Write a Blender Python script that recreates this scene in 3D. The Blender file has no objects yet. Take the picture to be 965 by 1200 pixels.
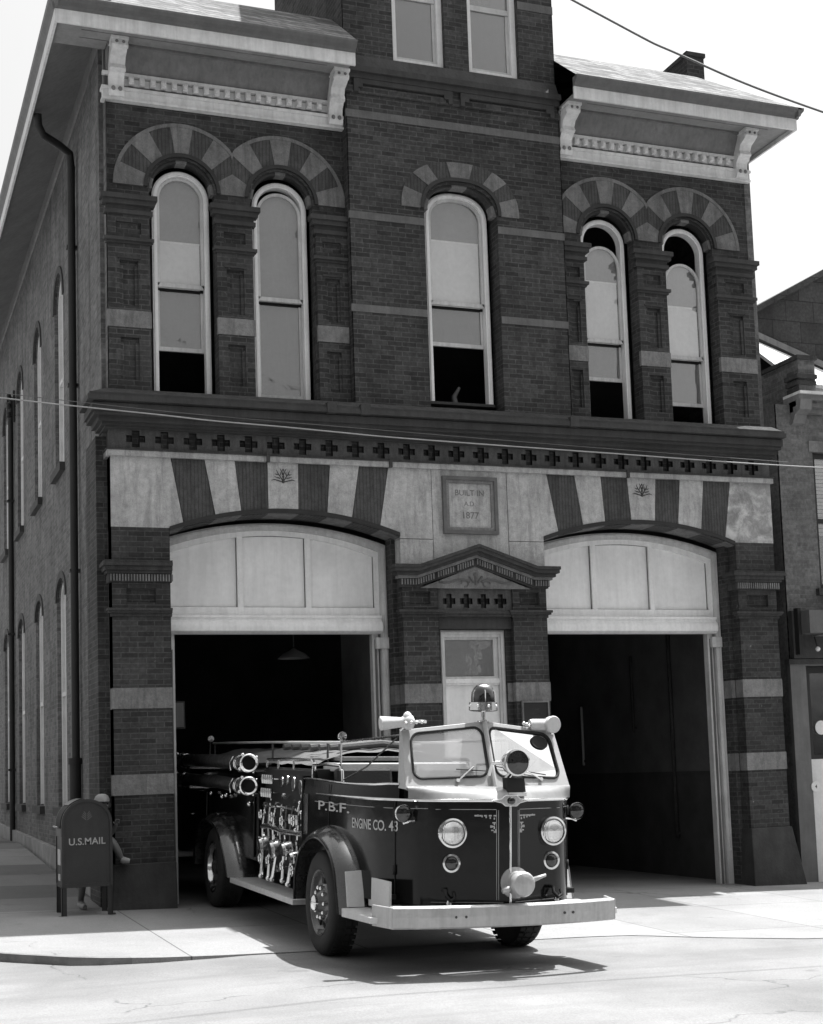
import bpy, bmesh, math, random
from math import sin, cos, pi, radians, sqrt
from mathutils import Vector, Matrix
random.seed(7)
S = bpy.context.scene
COL = S.collection

# ------------------------------------------------------------------ materials (a black and white place: all greys)
def new_mat(name):
    m = bpy.data.materials.new(name); m.use_nodes = True
    return m, m.node_tree, m.node_tree.nodes['Principled BSDF']
def L(nt, a, b): nt.links.new(a, b)
def nd(nt, t, **k):
    n = nt.nodes.new(t)
    for a, v in k.items(): setattr(n, a, v)
    return n
def g(v): return (v, v, v, 1)
def ramp(nt, fac, stops):
    r = nd(nt, 'ShaderNodeValToRGB'); e = r.color_ramp.elements
    while len(e) < len(stops): e.new(.5)
    for i, (p, v) in enumerate(stops): e[i].position = p; e[i].color = g(v)
    L(nt, fac, r.inputs[0]); return r.outputs[0]
def mix(nt, f, a, b, mode='MIX'):
    m = nd(nt, 'ShaderNodeMix', data_type='RGBA', blend_type=mode)
    for s, v in ((m.inputs[0], f), (m.inputs[6], a), (m.inputs[7], b)):
        if hasattr(v, 'links') or hasattr(v, 'is_output'): L(nt, v, s)
        elif s == m.inputs[0]: s.default_value = v
        else: s.default_value = g(v)
    return m.outputs[2]
def noise(nt, vec, scale, detail=4, rough=.55, dist=0):
    n = nd(nt, 'ShaderNodeTexNoise'); n.inputs['Scale'].default_value = scale; n.inputs['Detail'].default_value = detail
    n.inputs['Roughness'].default_value = rough; n.inputs['Distortion'].default_value = dist
    L(nt, vec, n.inputs['Vector']); return n.outputs[0]
def coords(nt, sc=(1, 1, 1)):
    t = nd(nt, 'ShaderNodeTexCoord'); mp = nd(nt, 'ShaderNodeMapping'); mp.inputs['Scale'].default_value = sc
    L(nt, t.outputs['Object'], mp.inputs[0]); return mp.outputs[0]
def bump(nt, b, h, strength=.3, dist=.01):
    n = nd(nt, 'ShaderNodeBump'); n.inputs['Strength'].default_value = strength; n.inputs['Distance'].default_value = dist
    L(nt, h, n.inputs['Height']); L(nt, n.outputs[0], b.inputs['Normal'])
def paint(name, v, rough=.6, var=.12, scale=3, metal=0, bmp=.1, streak=0, spec=.4, coat=0):
    m, nt, b = new_mat(name)
    c = coords(nt)
    n = noise(nt, c, scale, 5)
    n2 = noise(nt, c, scale * 9, 4)
    col = ramp(nt, n, [(.3, v * (1 - var)), (.7, min(1, v * (1 + var)))])
    if streak:
        cs = coords(nt, (7, 7, .6)); s = noise(nt, cs, 2.2, 5, .65)
        col = mix(nt, ramp(nt, s, [(.42, 0), (.68, streak)]), col, v * .45)
    sp = ramp(nt, n2, [(.3, .9), (.75, 1.0)])
    col = mix(nt, 1.0, col, sp, 'MULTIPLY')
    L(nt, col, b.inputs['Base Color'])
    b.inputs['Roughness'].default_value = rough; b.inputs['Metallic'].default_value = metal
    b.inputs['Specular IOR Level'].default_value = spec
    if coat: b.inputs['Coat Weight'].default_value = coat; b.inputs['Coat Roughness'].default_value = .04
    if bmp: bump(nt, b, n2, bmp, .01)
    return m
def brick(name, a, c2, mortar, stain=.0, rough=.85, w=.195, h=.062, patch=.0, soot=None):
    m, nt, b = new_mat(name)
    t = nd(nt, 'ShaderNodeTexCoord'); s = nd(nt, 'ShaderNodeSeparateXYZ'); L(nt, t.outputs['Object'], s.inputs[0])
    ad = nd(nt, 'ShaderNodeMath', operation='ADD'); L(nt, s.outputs[0], ad.inputs[0]); L(nt, s.outputs[1], ad.inputs[1])
    cb = nd(nt, 'ShaderNodeCombineXYZ'); L(nt, ad.outputs[0], cb.inputs[0]); L(nt, s.outputs[2], cb.inputs[1])
    # slightly wandering courses
    wv = noise(nt, t.outputs['Object'], 3.0, 2)
    br = nd(nt, 'ShaderNodeTexBrick'); L(nt, cb.outputs[0], br.inputs[0])
    br.inputs['Color1'].default_value = g(a); br.inputs['Color2'].default_value = g(c2); br.inputs['Mortar'].default_value = g(mortar)
    br.inputs['Scale'].default_value = 1; br.inputs['Brick Width'].default_value = w; br.inputs['Row Height'].default_value = h
    br.inputs['Mortar Size'].default_value = .007; br.inputs['Mortar Smooth'].default_value = .4; br.inputs['Bias'].default_value = 0
    n1 = noise(nt, t.outputs['Object'], 1.3, 6, .6); n2 = noise(nt, t.outputs['Object'], 22, 5, .6); n3 = noise(nt, t.outputs['Object'], 6, 4, .6)
    col = mix(nt, 1, br.outputs[0], ramp(nt, n1, [(.3, .72), (.7, 1.25)]), 'MULTIPLY')
    col = mix(nt, 1, col, ramp(nt, n2, [(.3, .7), (.7, 1.3)]), 'MULTIPLY')
    col = mix(nt, ramp(nt, n3, [(.62, 0), (.75, .35)]), col, a * .5)
    if stain:
        cs = coords(nt, (3, 3, .5)); st = noise(nt, cs, 1.2, 5, .6)
        col = mix(nt, ramp(nt, st, [(.5, 0), (.72, stain)]), col, a * .45)
    if patch:   # efflorescence / lime bloom spots
        pn = noise(nt, t.outputs['Object'], 9, 6, .75)
        col = mix(nt, ramp(nt, pn, [(.63, 0), (.72, patch)]), col, .3)
    L(nt, col, b.inputs['Base Color']); b.inputs['Roughness'].default_value = rough; b.inputs['Specular IOR Level'].default_value = .25
    ht = mix(nt, .35, br.outputs[1], n2)
    inv = nd(nt, 'ShaderNodeInvert'); L(nt, ht, inv.inputs[1]); bump(nt, b, inv.outputs[0], .5, .012)
    return m
def stone_mat(name, v, fine=False):
    m, nt, b = new_mat(name); c = coords(nt)
    n1 = noise(nt, c, 1.7, 7, .66, .3); n2 = noise(nt, c, 13, 6, .7); n3 = noise(nt, coords(nt, (6, 6, .8)), 1.6, 6, .7, .5); n4 = noise(nt, c, 70, 3, .7)
    col = ramp(nt, n1, [(.28, v * .72), (.5, v), (.72, min(1, v * 1.2))])
    col = mix(nt, 1, col, ramp(nt, n2, [(.3, .72), (.55, 1.0), (.75, 1.15)]), 'MULTIPLY')
    col = mix(nt, ramp(nt, n3, [(.46, 0), (.66, .6)]), col, v * .42)
    col = mix(nt, 1, col, ramp(nt, n4, [(.3, .82), (.7, 1.12)]), 'MULTIPLY')
    if fine:
        w = nd(nt, 'ShaderNodeTexWave', bands_direction='X'); w.inputs['Scale'].default_value = 7; w.inputs['Distortion'].default_value = 1.2; L(nt, c, w.inputs[0])
        col = mix(nt, 1, col, ramp(nt, w.outputs[1], [(.0, .62), (.25, 1.0)]), 'MULTIPLY')
    L(nt, col, b.inputs['Base Color']); b.inputs['Roughness'].default_value = .92; b.inputs['Specular IOR Level'].default_value = .2
    bump(nt, b, n2, .6, .02); return m
M = {}
M['brick'] = brick('front brick', .030, .060, .078, .5, patch=.3)
M['brick_worn'] = brick('worn painted brick', .028, .053, .062, .4, patch=.85)
M['brick_side'] = brick('side brick', .095, .165, .16, .7, patch=.4)
M['brick_nb'] = brick('neighbour brick', .11, .15, .14, .4)
M['brick_int'] = brick('interior brick', .012, .015, .015)
M['stone'] = stone_mat('light stone band', .22)
M['spandrel'] = stone_mat('limewashed stone', .47)
M['peeled'] = None
M['dark_vous'] = stone_mat('dark voussoir', .085, fine=True)
M['arch_light'] = stone_mat('light arch stone', .19)
M['arch_dark'] = stone_mat('dark arch brick', .085, fine=True)
M['roll'] = paint('black arch moulding', .022, .55, .25, 6, bmp=.2)
M['band_tower'] = paint('sooty tower band', .135, .9, .2, 5, bmp=.4, streak=.35)
M['brown'] = paint('brownstone', .052, .85, .25, 3, bmp=.5, streak=.4)
M['brown_l'] = stone_mat('weathered brownstone', .065)
M['plinth'] = paint('plinth stone', .045, .9, .35, 3, bmp=.5, streak=.3)
M['white'] = paint('white woodwork', .85, .55, .06, 3, bmp=.12, streak=.22)
M['white2'] = paint('aged white woodwork', .60, .6, .12, 4, bmp=.15, streak=.4)
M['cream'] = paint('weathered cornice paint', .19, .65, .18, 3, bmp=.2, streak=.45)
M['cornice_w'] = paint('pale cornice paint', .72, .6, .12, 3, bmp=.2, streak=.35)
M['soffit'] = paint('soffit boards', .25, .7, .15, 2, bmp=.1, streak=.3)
M['crown'] = paint('gutter crown metal', .13, .5, .2, 3, bmp=.1, streak=.3)
M['black'] = paint('black', .006, .7, .2, 3, bmp=0)
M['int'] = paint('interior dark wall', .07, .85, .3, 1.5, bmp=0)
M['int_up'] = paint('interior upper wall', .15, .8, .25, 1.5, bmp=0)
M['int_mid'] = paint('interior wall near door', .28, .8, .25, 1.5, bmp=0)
M['shade_g'] = paint('grey window shade', .33, .9, .05, 2, bmp=0)
M['shade_w'] = paint('white window shade', .75, .9, .04, 2, bmp=0)
M['shade_m'] = paint('pale window shade', .42, .9, .06, 2, bmp=0)
M['panel'] = paint('transom panel', .86, .5, .09, 1.6, bmp=.05, spec=.5, streak=.16)
M['pipe'] = paint('downspout metal', .02, .6, .2, 3)
M['string'] = stone_mat('pale string course', .42)
M['frieze'] = stone_mat('soot grey frieze brick', .10)
M['cowl2'] = paint('silver cowl top', .22, .42, .1, 3, metal=.1, bmp=.05, streak=.2)
M['found'] = paint('foundation stone', .28, .9, .25, 3, bmp=.5, streak=.3)
M['sill'] = paint('side sill stone', .05, .8, .2, 4, bmp=.3)
M['sframe'] = paint('side window frame', .72, .6, .1, 4, bmp=.1, streak=.3)
M['wire'] = paint('wire', .12, .6, .1, 3, bmp=0)
M['wire_l'] = paint('pale cable', .34, .6, .1, 3, bmp=0)
M['letter'] = paint('pale lettering', .42, .6, .05, 5, bmp=0)
M['carve'] = paint('carved relief', .13, .9, .2, 8, bmp=.2)
M['slate'] = brick('slate hanging', .04, .07, .02, .3, w=.55, h=.36)
M['house_white'] = paint('white house board', .7, .6, .05, 3)
M['roofmetal'] = paint('pale roof', .55, .8, .15, 5, bmp=.3)
for k_ in ('shade_g', 'shade_w', 'shade_m'):
    nt_ = M[k_].node_tree; bump(nt_, nt_.nodes['Principled BSDF'], noise(nt_, coords(nt_, (1, 1, .25)), 7, 3), .5, .02)
def shingle():
    m, nt, b = new_mat('roof shingles')
    t = nd(nt, 'ShaderNodeTexCoord'); s = nd(nt, 'ShaderNodeSeparateXYZ'); L(nt, t.outputs['Object'], s.inputs[0])
    ad = nd(nt, 'ShaderNodeMath', operation='ADD'); L(nt, s.outputs[0], ad.inputs[0]); L(nt, s.outputs[1], ad.inputs[1])
    cb = nd(nt, 'ShaderNodeCombineXYZ'); L(nt, ad.outputs[0], cb.inputs[0]); L(nt, s.outputs[2], cb.inputs[1])
    br = nd(nt, 'ShaderNodeTexBrick'); L(nt, cb.outputs[0], br.inputs[0])
    br.inputs['Color1'].default_value = g(.06); br.inputs['Color2'].default_value = g(.20); br.inputs['Mortar'].default_value = g(.05)
    br.inputs['Scale'].default_value = 1; br.inputs['Brick Width'].default_value = .25; br.inputs['Row Height'].default_value = .085; br.inputs['Mortar Size'].default_value = .008
    n = noise(nt, t.outputs['Object'], 14, 4)
    L(nt, mix(nt, 1, br.outputs[0], ramp(nt, n, [(.3, .6), (.7, 1.3)]), 'MULTIPLY'), b.inputs['Base Color'])
    b.inputs['Roughness'].default_value = .9; bump(nt, b, br.outputs[1], .5, .02); return m
M['shingle'] = shingle()
def peeled():
    m, nt, b = new_mat('peeling limewash'); c = coords(nt)
    n = noise(nt, c, 4.5, 8, .72, .4); n2 = noise(nt, c, 1.6, 3)
    col = ramp(nt, n, [(.40, .20), (.50, .32), (.62, .55), (.8, .62)])
    col = mix(nt, ramp(nt, n2, [(.45, 0), (.6, .5)]), col, .25)
    L(nt, col, b.inputs['Base Color']); b.inputs['Roughness'].default_value = .9; bump(nt, b, n, .4, .01); return m
M['peeled'] = peeled()
def ground_mat(name, v, joints=None, grain=.12, cracks=True, patches=.2, rough=.9, tone=None, wear=None):
    m, nt, b = new_mat(name); t = nd(nt, 'ShaderNodeTexCoord'); o = t.outputs['Object']
    n1 = noise(nt, o, .55, 5, .6, .3); n2 = noise(nt, o, 60, 3, .7); n3 = noise(nt, o, 4, 5, .65)
    col = ramp(nt, n1, [(.3, v * (1 - patches)), (.7, v * (1 + patches * .5))])
    col = mix(nt, 1, col, ramp(nt, n2, [(.25, 1 - grain * 2), (.7, 1 + grain)]), 'MULTIPLY')
    col = mix(nt, ramp(nt, n3, [(.58, 0), (.78, .35)]), col, v * .6)
    h = n2
    if wear:    # long wheel-wear / oil streaks along x
        cw = coords(nt, wear); nw = noise(nt, cw, 1, 5, .6, .4)
        col = mix(nt, ramp(nt, nw, [(.5, 0), (.66, .5)]), col, v * .62)
    sp = noise(nt, o, 2.3, 3, .5); sm = noise(nt, o, .35, 2)
    spot = ramp(nt, sp, [(.66, 0), (.72, .55)]); msk0 = ramp(nt, sm, [(.45, 0), (.6, 1)])
    mq = nd(nt, 'ShaderNodeMath', operation='MULTIPLY'); L(nt, spot, mq.inputs[0]); L(nt, msk0, mq.inputs[1]); col = mix(nt, mq.outputs[0], col, v * .5)
    gr_ = noise(nt, o, 160, 2, .8); col = mix(nt, 1, col, ramp(nt, gr_, [(.25, .72), (.6, 1.06)]), 'MULTIPLY')
    if cracks:
        wv = nd(nt, 'ShaderNodeTexVoronoi', feature='DISTANCE_TO_EDGE'); wv.inputs['Scale'].default_value = .33
        dn = nd(nt, 'ShaderNodeTexNoise'); dn.inputs['Scale'].default_value = 2.5; dn.inputs['Detail'].default_value = 6; L(nt, o, dn.inputs['Vector'])
        mv = nd(nt, 'ShaderNodeMixRGB'); mv.inputs[0].default_value = .35; L(nt, o, mv.inputs[1]); L(nt, dn.outputs[1], mv.inputs[2]); L(nt, mv.outputs[0], wv.inputs['Vector'])
        ck = ramp(nt, wv.outputs[0], [(.0, 1), (.004, 0)])
        msk = ramp(nt, noise(nt, o, .9, 2), [(.5, 0), (.6, .7)])
        mm = nd(nt, 'ShaderNodeMath', operation='MULTIPLY'); L(nt, ck, mm.inputs[0]); L(nt, msk, mm.inputs[1])
        col = mix(nt, mm.outputs[0], col, v * .25)
    if joints:
        w, hgt = joints
        br = nd(nt, 'ShaderNodeTexBrick'); br.offset = 0; L(nt, o, br.inputs[0])
        lo, hi = tone or (.93, 1.04)
        br.inputs['Color1'].default_value = g(lo); br.inputs['Color2'].default_value = g(hi); br.inputs['Mortar'].default_value = g(.42)
        br.inputs['Scale'].default_value = 1; br.inputs['Brick Width'].default_value = w; br.inputs['Row Height'].default_value = hgt; br.inputs['Mortar Size'].default_value = .008
        col = mix(nt, 1, col, br.outputs[0], 'MULTIPLY')
    L(nt, col, b.inputs['Base Color']); b.inputs['Roughness'].default_value = rough; b.inputs['Specular IOR Level'].default_value = .2
    bump(nt, b, h, .35, .006); return m
M['sidewalk'] = ground_mat('sidewalk concrete', .26, (1.6, 2.1))
M['sidewalk_side'] = ground_mat('side street sidewalk', .26, (1.5, 1.35), tone=(.42, 1.1))  # slab tones spread wide, painting in the strips of sun and shade
M['street'] = ground_mat('street concrete', .215, None, patches=.32, wear=(.12, 1.3, 1))
M['gfloor'] = ground_mat('garage floor', .26, None, patches=.3)
M['kerb'] = paint('kerb stone', .16, .9, .3, 5, bmp=.5)
# vehicle
def gloss(name, v, rough=.12, metal=0, coat=1.0, nz=.0, spec=.5):
    m, nt, b = new_mat(name); c = coords(nt)
    n = noise(nt, c, 5, 5)
    L(nt, ramp(nt, n, [(.3, v * .85), (.7, min(1, v * 1.15))]), b.inputs['Base Color'])
    r = ramp(nt, noise(nt, c, 11, 4), [(.3, rough * .8), (.75, rough * 1.5)]); L(nt, r, b.inputs['Roughness'])
    b.inputs['Metallic'].default_value = metal; b.inputs['Coat Weight'].default_value = coat; b.inputs['Coat Roughness'].default_value = .05
    b.inputs['Specular IOR Level'].default_value = spec
    if nz: bump(nt, b, noise(nt, c, 3.5, 2), nz, .02)
    return m
M['red'] = gloss('fire engine enamel', .006, .13, coat=.10, nz=.10, spec=.22)
M['red2'] = gloss('fire engine inner enamel', .02, .35, coat=.2)
M['chrome'] = gloss('chrome', .72, .14, metal=1, coat=0, nz=.15)
M['brass'] = gloss('polished fitting', .55, .18, metal=1, coat=0)
M['alu'] = paint('tread plate aluminium', .55, .42, .08, 8, metal=.35, bmp=.3)
M['bump_w'] = paint('silver bumper paint', .50, .38, .1, 3, metal=.35, bmp=.35, streak=.35)
M['cowl'] = paint('silver cab frame', .38, .5, .06, 3, metal=.1, bmp=.03)
M['rubber'] = paint('tyre rubber', .016, .8, .2, 8, bmp=.3)
M['redf'] = gloss('fender enamel', .014, .24, coat=1.0, nz=.25, spec=.8)
M['hose'] = gloss('suction hose', .02, .35, coat=.3)
M['rim'] = gloss('wheel enamel', .05, .25, coat=.5)
M['canvas'] = paint('hose cover canvas', .10, .8, .2, 6, bmp=.4)
M['leather'] = paint('black seat leather', .02, .4, .2, 6, bmp=.2)
M['plate_w'] = paint('pale bare panel', .55, .5, .07, 5, bmp=.15)
M['dark_lens'] = gloss('dark lens', .012, .05, coat=1)
def lens():
    m, nt, b = new_mat('headlamp lens'); c = coords(nt, (1, 1, 1))
    w = nd(nt, 'ShaderNodeTexWave', bands_direction='X'); w.inputs['Scale'].default_value = 26; L(nt, c, w.inputs[0])
    b.inputs['Base Color'].default_value = g(.8); b.inputs['Metallic'].default_value = .75; b.inputs['Roughness'].default_value = .16
    b.inputs['Coat Weight'].default_value = 1; bump(nt, b, w.outputs[1], .5, .01); return m
M['lens'] = lens()
def glass(name, tint=.9, haze=.0, refl=1.0):
    m = bpy.data.materials.new(name); m.use_nodes = True; nt = m.node_tree; nt.nodes.clear()
    out = nd(nt, 'ShaderNodeOutputMaterial'); tr = nd(nt, 'ShaderNodeBsdfTransparent'); gl = nd(nt, 'ShaderNodeBsdfGlossy'); df = nd(nt, 'ShaderNodeBsdfDiffuse')
    tr.inputs[0].default_value = g(tint); gl.inputs['Roughness'].default_value = .02; gl.inputs[0].default_value = g(1)
    df.inputs[0].default_value = g(.6)
    f = nd(nt, 'ShaderNodeFresnel'); f.inputs[0].default_value = 1.5
    mu = nd(nt, 'ShaderNodeMath', operation='MULTIPLY'); mu.inputs[1].default_value = refl; L(nt, f.outputs[0], mu.inputs[0])
    c = coords(nt); bp = nd(nt, 'ShaderNodeBump'); bp.inputs['Strength'].default_value = .12; bp.inputs['Distance'].default_value = .02; L(nt, noise(nt, c, 2.6, 3), bp.inputs['Height']); L(nt, bp.outputs[0], gl.inputs['Normal'])
    m1 = nd(nt, 'ShaderNodeMixShader'); m1.inputs[0].default_value = haze; L(nt, tr.outputs[0], m1.inputs[1]); L(nt, df.outputs[0], m1.inputs[2])
    m2 = nd(nt, 'ShaderNodeMixShader'); L(nt, mu.outputs[0], m2.inputs[0]); L(nt, m1.outputs[0], m2.inputs[1]); L(nt, gl.outputs[0], m2.inputs[2]); L(nt, m2.outputs[0], out.inputs[0])
    return m
M['glass'] = glass('window glass', .9, .03, 2.2)
M['wglass'] = glass('windshield glass', .8, .36, 2.4)
M['cloth'] = paint('pale cap cloth', .32, .9, .1, 8)
M['skin'] = paint('skin', .15, .6, .08, 8, bmp=0)
M['shirt'] = paint('dark shirt', .03, .9, .2, 8)
M['trousers'] = paint('dark shorts', .02, .9, .2, 8)
M['mail'] = paint('mailbox enamel', .040, .4, .15, 4, bmp=.05, streak=.2)

# ------------------------------------------------------------------ mesh builder
class MB:
    def __init__(s): s.v = []; s.f = []; s.m = []; s.s = []; s.mats = []; s.X = None
    def mi(s, m):
        if m not in s.mats: s.mats.append(m)
        return s.mats.index(m)
    def add(s, vs, fs, m, smooth=False):
        o = len(s.v)
        if s.X is not None: vs = [s.X @ Vector(p) for p in vs]
        s.v += [tuple(p) for p in vs]; k = s.mi(m)
        for f in fs: s.f.append([o + i for i in f]); s.m.append(k); s.s.append(smooth)
    def box(s, x0, x1, y0, y1, z0, z1, m):
        s.add([(x0, y0, z0), (x1, y0, z0), (x1, y1, z0), (x0, y1, z0), (x0, y0, z1), (x1, y0, z1), (x1, y1, z1), (x0, y1, z1)],
              [(0, 3, 2, 1), (4, 5, 6, 7), (0, 1, 5, 4), (1, 2, 6, 5), (2, 3, 7, 6), (3, 0, 4, 7)], m)
    def hexa(s, p, m):   # 4 bottom, 4 top points
        s.add(p, [(0, 3, 2, 1), (4, 5, 6, 7), (0, 1, 5, 4), (1, 2, 6, 5), (2, 3, 7, 6), (3, 0, 4, 7)], m)
    def prism(s, pts, axis, a, b, m, smooth=False, caps=True):
        # pts 2D in the other two axes order: axis x -> (y,z); y -> (x,z); z -> (x,y)
        def P(p, t):
            return (t, p[0], p[1]) if axis == 'x' else (p[0], t, p[1]) if axis == 'y' else (p[0], p[1], t)
        n = len(pts); vs = [P(p, a) for p in pts] + [P(p, b) for p in pts]
        s.add(vs, [(i, (i + 1) % n, n + (i + 1) % n, n + i) for i in range(n)], m, smooth)
        if caps: s.add(vs, [tuple(range(n)), tuple(range(2 * n - 1, n - 1, -1))], m)
    def tube(s, pts, r, m, n=10, caps=True, smooth=True):
        pts = [Vector(p) for p in pts]; rs = r if isinstance(r, (list, tuple)) else [r] * len(pts)
        rings = []; up = None
        for i, p in enumerate(pts):
            d = (pts[min(i + 1, len(pts) - 1)] - pts[max(i - 1, 0)]).normalized()
            if up is None: up = Vector((0, 0, 1)) if abs(d.z) < .9 else Vector((1, 0, 0))
            a = d.cross(up).normalized(); b_ = a.cross(d).normalized(); up = b_
            rings.append([p + (a * cos(2 * pi * k / n) + b_ * sin(2 * pi * k / n)) * rs[i] for k in range(n)])
        vs = [q for R in rings for q in R]; fs = []
        for i in range(len(pts) - 1):
            for k in range(n): fs.append((i * n + k, i * n + (k + 1) % n, (i + 1) * n + (k + 1) % n, (i + 1) * n + k))
        s.add(vs, fs, m, smooth)
        if caps:
            s.add(rings[0], [tuple(range(n - 1, -1, -1))], m); s.add(rings[-1], [tuple(range(n))], m)
    def lathe(s, o, d, prof, m, n=24, smooth=True):
        # prof: (t along d, radius)
        o = Vector(o); d = Vector(d).normalized(); up = Vector((0, 0, 1)) if abs(d.z) < .9 else Vector((0, 1, 0))
        a = d.cross(up).normalized(); b_ = a.cross(d).normalized()
        vs = []; fs = []
        for t, r in prof:
            for k in range(n): vs.append(o + d * t + (a * cos(2 * pi * k / n) + b_ * sin(2 * pi * k / n)) * max(r, 1e-4))
        for i in range(len(prof) - 1):
            for k in range(n): fs.append((i * n + k, i * n + (k + 1) % n, (i + 1) * n + (k + 1) % n, (i + 1) * n + k))
        s.add(vs, fs, m, smooth)
    def ball(s, c, r, m, n=14):
        if not isinstance(r, (list, tuple)): r = (r, r, r)
        vs = []; fs = []; h = n // 2 + 1
        for i in range(h + 1):
            th = pi * i / h
            for k in range(n): vs.append((c[0] + r[0] * sin(th) * cos(2 * pi * k / n), c[1] + r[1] * sin(th) * sin(2 * pi * k / n), c[2] + r[2] * cos(th)))
        for i in range(h):
            for k in range(n): fs.append((i * n + k, (i + 1) * n + k, (i + 1) * n + (k + 1) % n, i * n + (k + 1) % n))
        s.add(vs, fs, m, True)
    def build(s, name, parent=None, bevel=0, mats=None):
        me = bpy.data.meshes.new(name); me.from_pydata(s.v, [], s.f)
        for m in s.mats: me.materials.append(M[m])
        me.polygons.foreach_set('material_index', s.m); me.polygons.foreach_set('use_smooth', s.s)
        bm = bmesh.new(); bm.from_mesh(me); bmesh.ops.remove_doubles(bm, verts=bm.verts, dist=1e-5)
        bmesh.ops.dissolve_degenerate(bm, edges=bm.edges, dist=1e-6)
        bmesh.ops.recalc_face_normals(bm, faces=bm.faces)
        for e in bm.edges:
            if len(e.link_faces) != 2 or e.calc_face_angle(0) > radians(38): e.smooth = False
        bm.to_mesh(me); bm.free()
        o = bpy.data.objects.new(name, me); COL.objects.link(o)
        if parent is not None: o.parent = parent
        if bevel:
            b = o.modifiers.new('bevel', 'BEVEL'); b.width = bevel; b.segments = 2; b.limit_method = 'ANGLE'; b.angle_limit = radians(40)
        return o
def tag(o, label=None, cat=None, group=None, kind=None):
    if label: o['label'] = label
    if cat: o['category'] = cat
    if group: o['group'] = group
    if kind: o['kind'] = kind
    return o
def empty(name, loc=(0, 0, 0), rot=(0, 0, 0)):
    o = bpy.data.objects.new(name, None); COL.objects.link(o); o.location = loc; o.rotation_euler = rot; o.empty_display_size = .3
    return o
def text_mb(txt, size, m, spacing=1.0, depth=.004):
    """lettering as mesh verts in the x (advance) / z (up) plane, centred"""
    cu = bpy.data.curves.new('lettering', 'FONT'); cu.body = txt; cu.size = size; cu.extrude = depth / 2; cu.align_x = 'CENTER'; cu.align_y = 'CENTER'; cu.space_character = spacing
    cu.offset = size * .012
    ob = bpy.data.objects.new('lettering', cu); COL.objects.link(ob)
    me = bpy.data.meshes.new_from_object(ob); vs = [v.co.copy() for v in me.vertices]; fs = [tuple(p.vertices) for p in me.polygons]
    bpy.data.objects.remove(ob); bpy.data.curves.remove(cu); bpy.data.meshes.remove(me)
    return vs, fs
def copy_tree(o, parent=None):
    c = o.copy(); COL.objects.link(c)
    if parent is not None: c.parent = parent
    for ch in list(o.children): copy_tree(ch, c)
    return c

# ------------------------------------------------------------------ ground
def clamp(v, a, b): return max(a, min(b, v))
def G(x, y):
    z = -.03 * clamp(x, -30, 40) + .027 * clamp(y, -5, 0)
    if y > 0: z += .05 * min(y, 9) * clamp(.15 - x, 0, .3) / .3
    return z
KERB = [(-3.0, 60), (-3.0, 4), (-3.0, .5), (-2.85, -.8), (-2.5, -1.9), (-2.1, -2.65), (-1.54, -3.35), (-.885, -3.92), (-.3, -4.12), (.3, -4.18), (1.5, -4.18), (2.8, -4.16), (3.9, -4.14), (4.36, -4.2), (4.9, -4.6), (5.77, -5.05), (8, -5.35), (14, -5.6), (60, -6)]
def kerb_y(x):
    pts = KERB[2:]
    for (a, b), (c, d) in zip(pts, pts[1:]):
        if a <= x <= c: return b + (d - b) * (x - a) / max(1e-6, c - a)
    return pts[-1][1]
def sdrop(x): # how far the street lies under the sidewalk
    return .07 if x < -1 else .07 - .064 * clamp((x + 1) / 1.6, 0, 1)
def street_ground():
    xs = [-200, -80, -40, -20, -12] + [-9 + .5 * i for i in range(44)] + [14, 20, 40, 80, 200]
    ys = [-200, -90, -40, -25, -18] + [-14 + .5 * i for i in range(40)] + [8, 12, 20, 40, 60, 120, 300]
    mb = MB(); vs = []; nx = len(xs)
    for y in ys:
        for x in xs:
            z = G(x, y) - sdrop(x)
            if x > -2.4 and y > kerb_y(x) + 1.3 and y > -3.2: z -= .5 if x < 9 else .03
            elif x > -3.3 and y > -2: z -= .02
            vs.append((x, y, z))
    fs = [(j * nx + i, j * nx + i + 1, (j + 1) * nx + i + 1, (j + 1) * nx + i) for j in range(len(ys) - 1) for i in range(nx - 1)]
    mb.add(vs, fs, 'street'); o = mb.build('street'); tag(o, kind='structure'); return o
street_ground()
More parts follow.
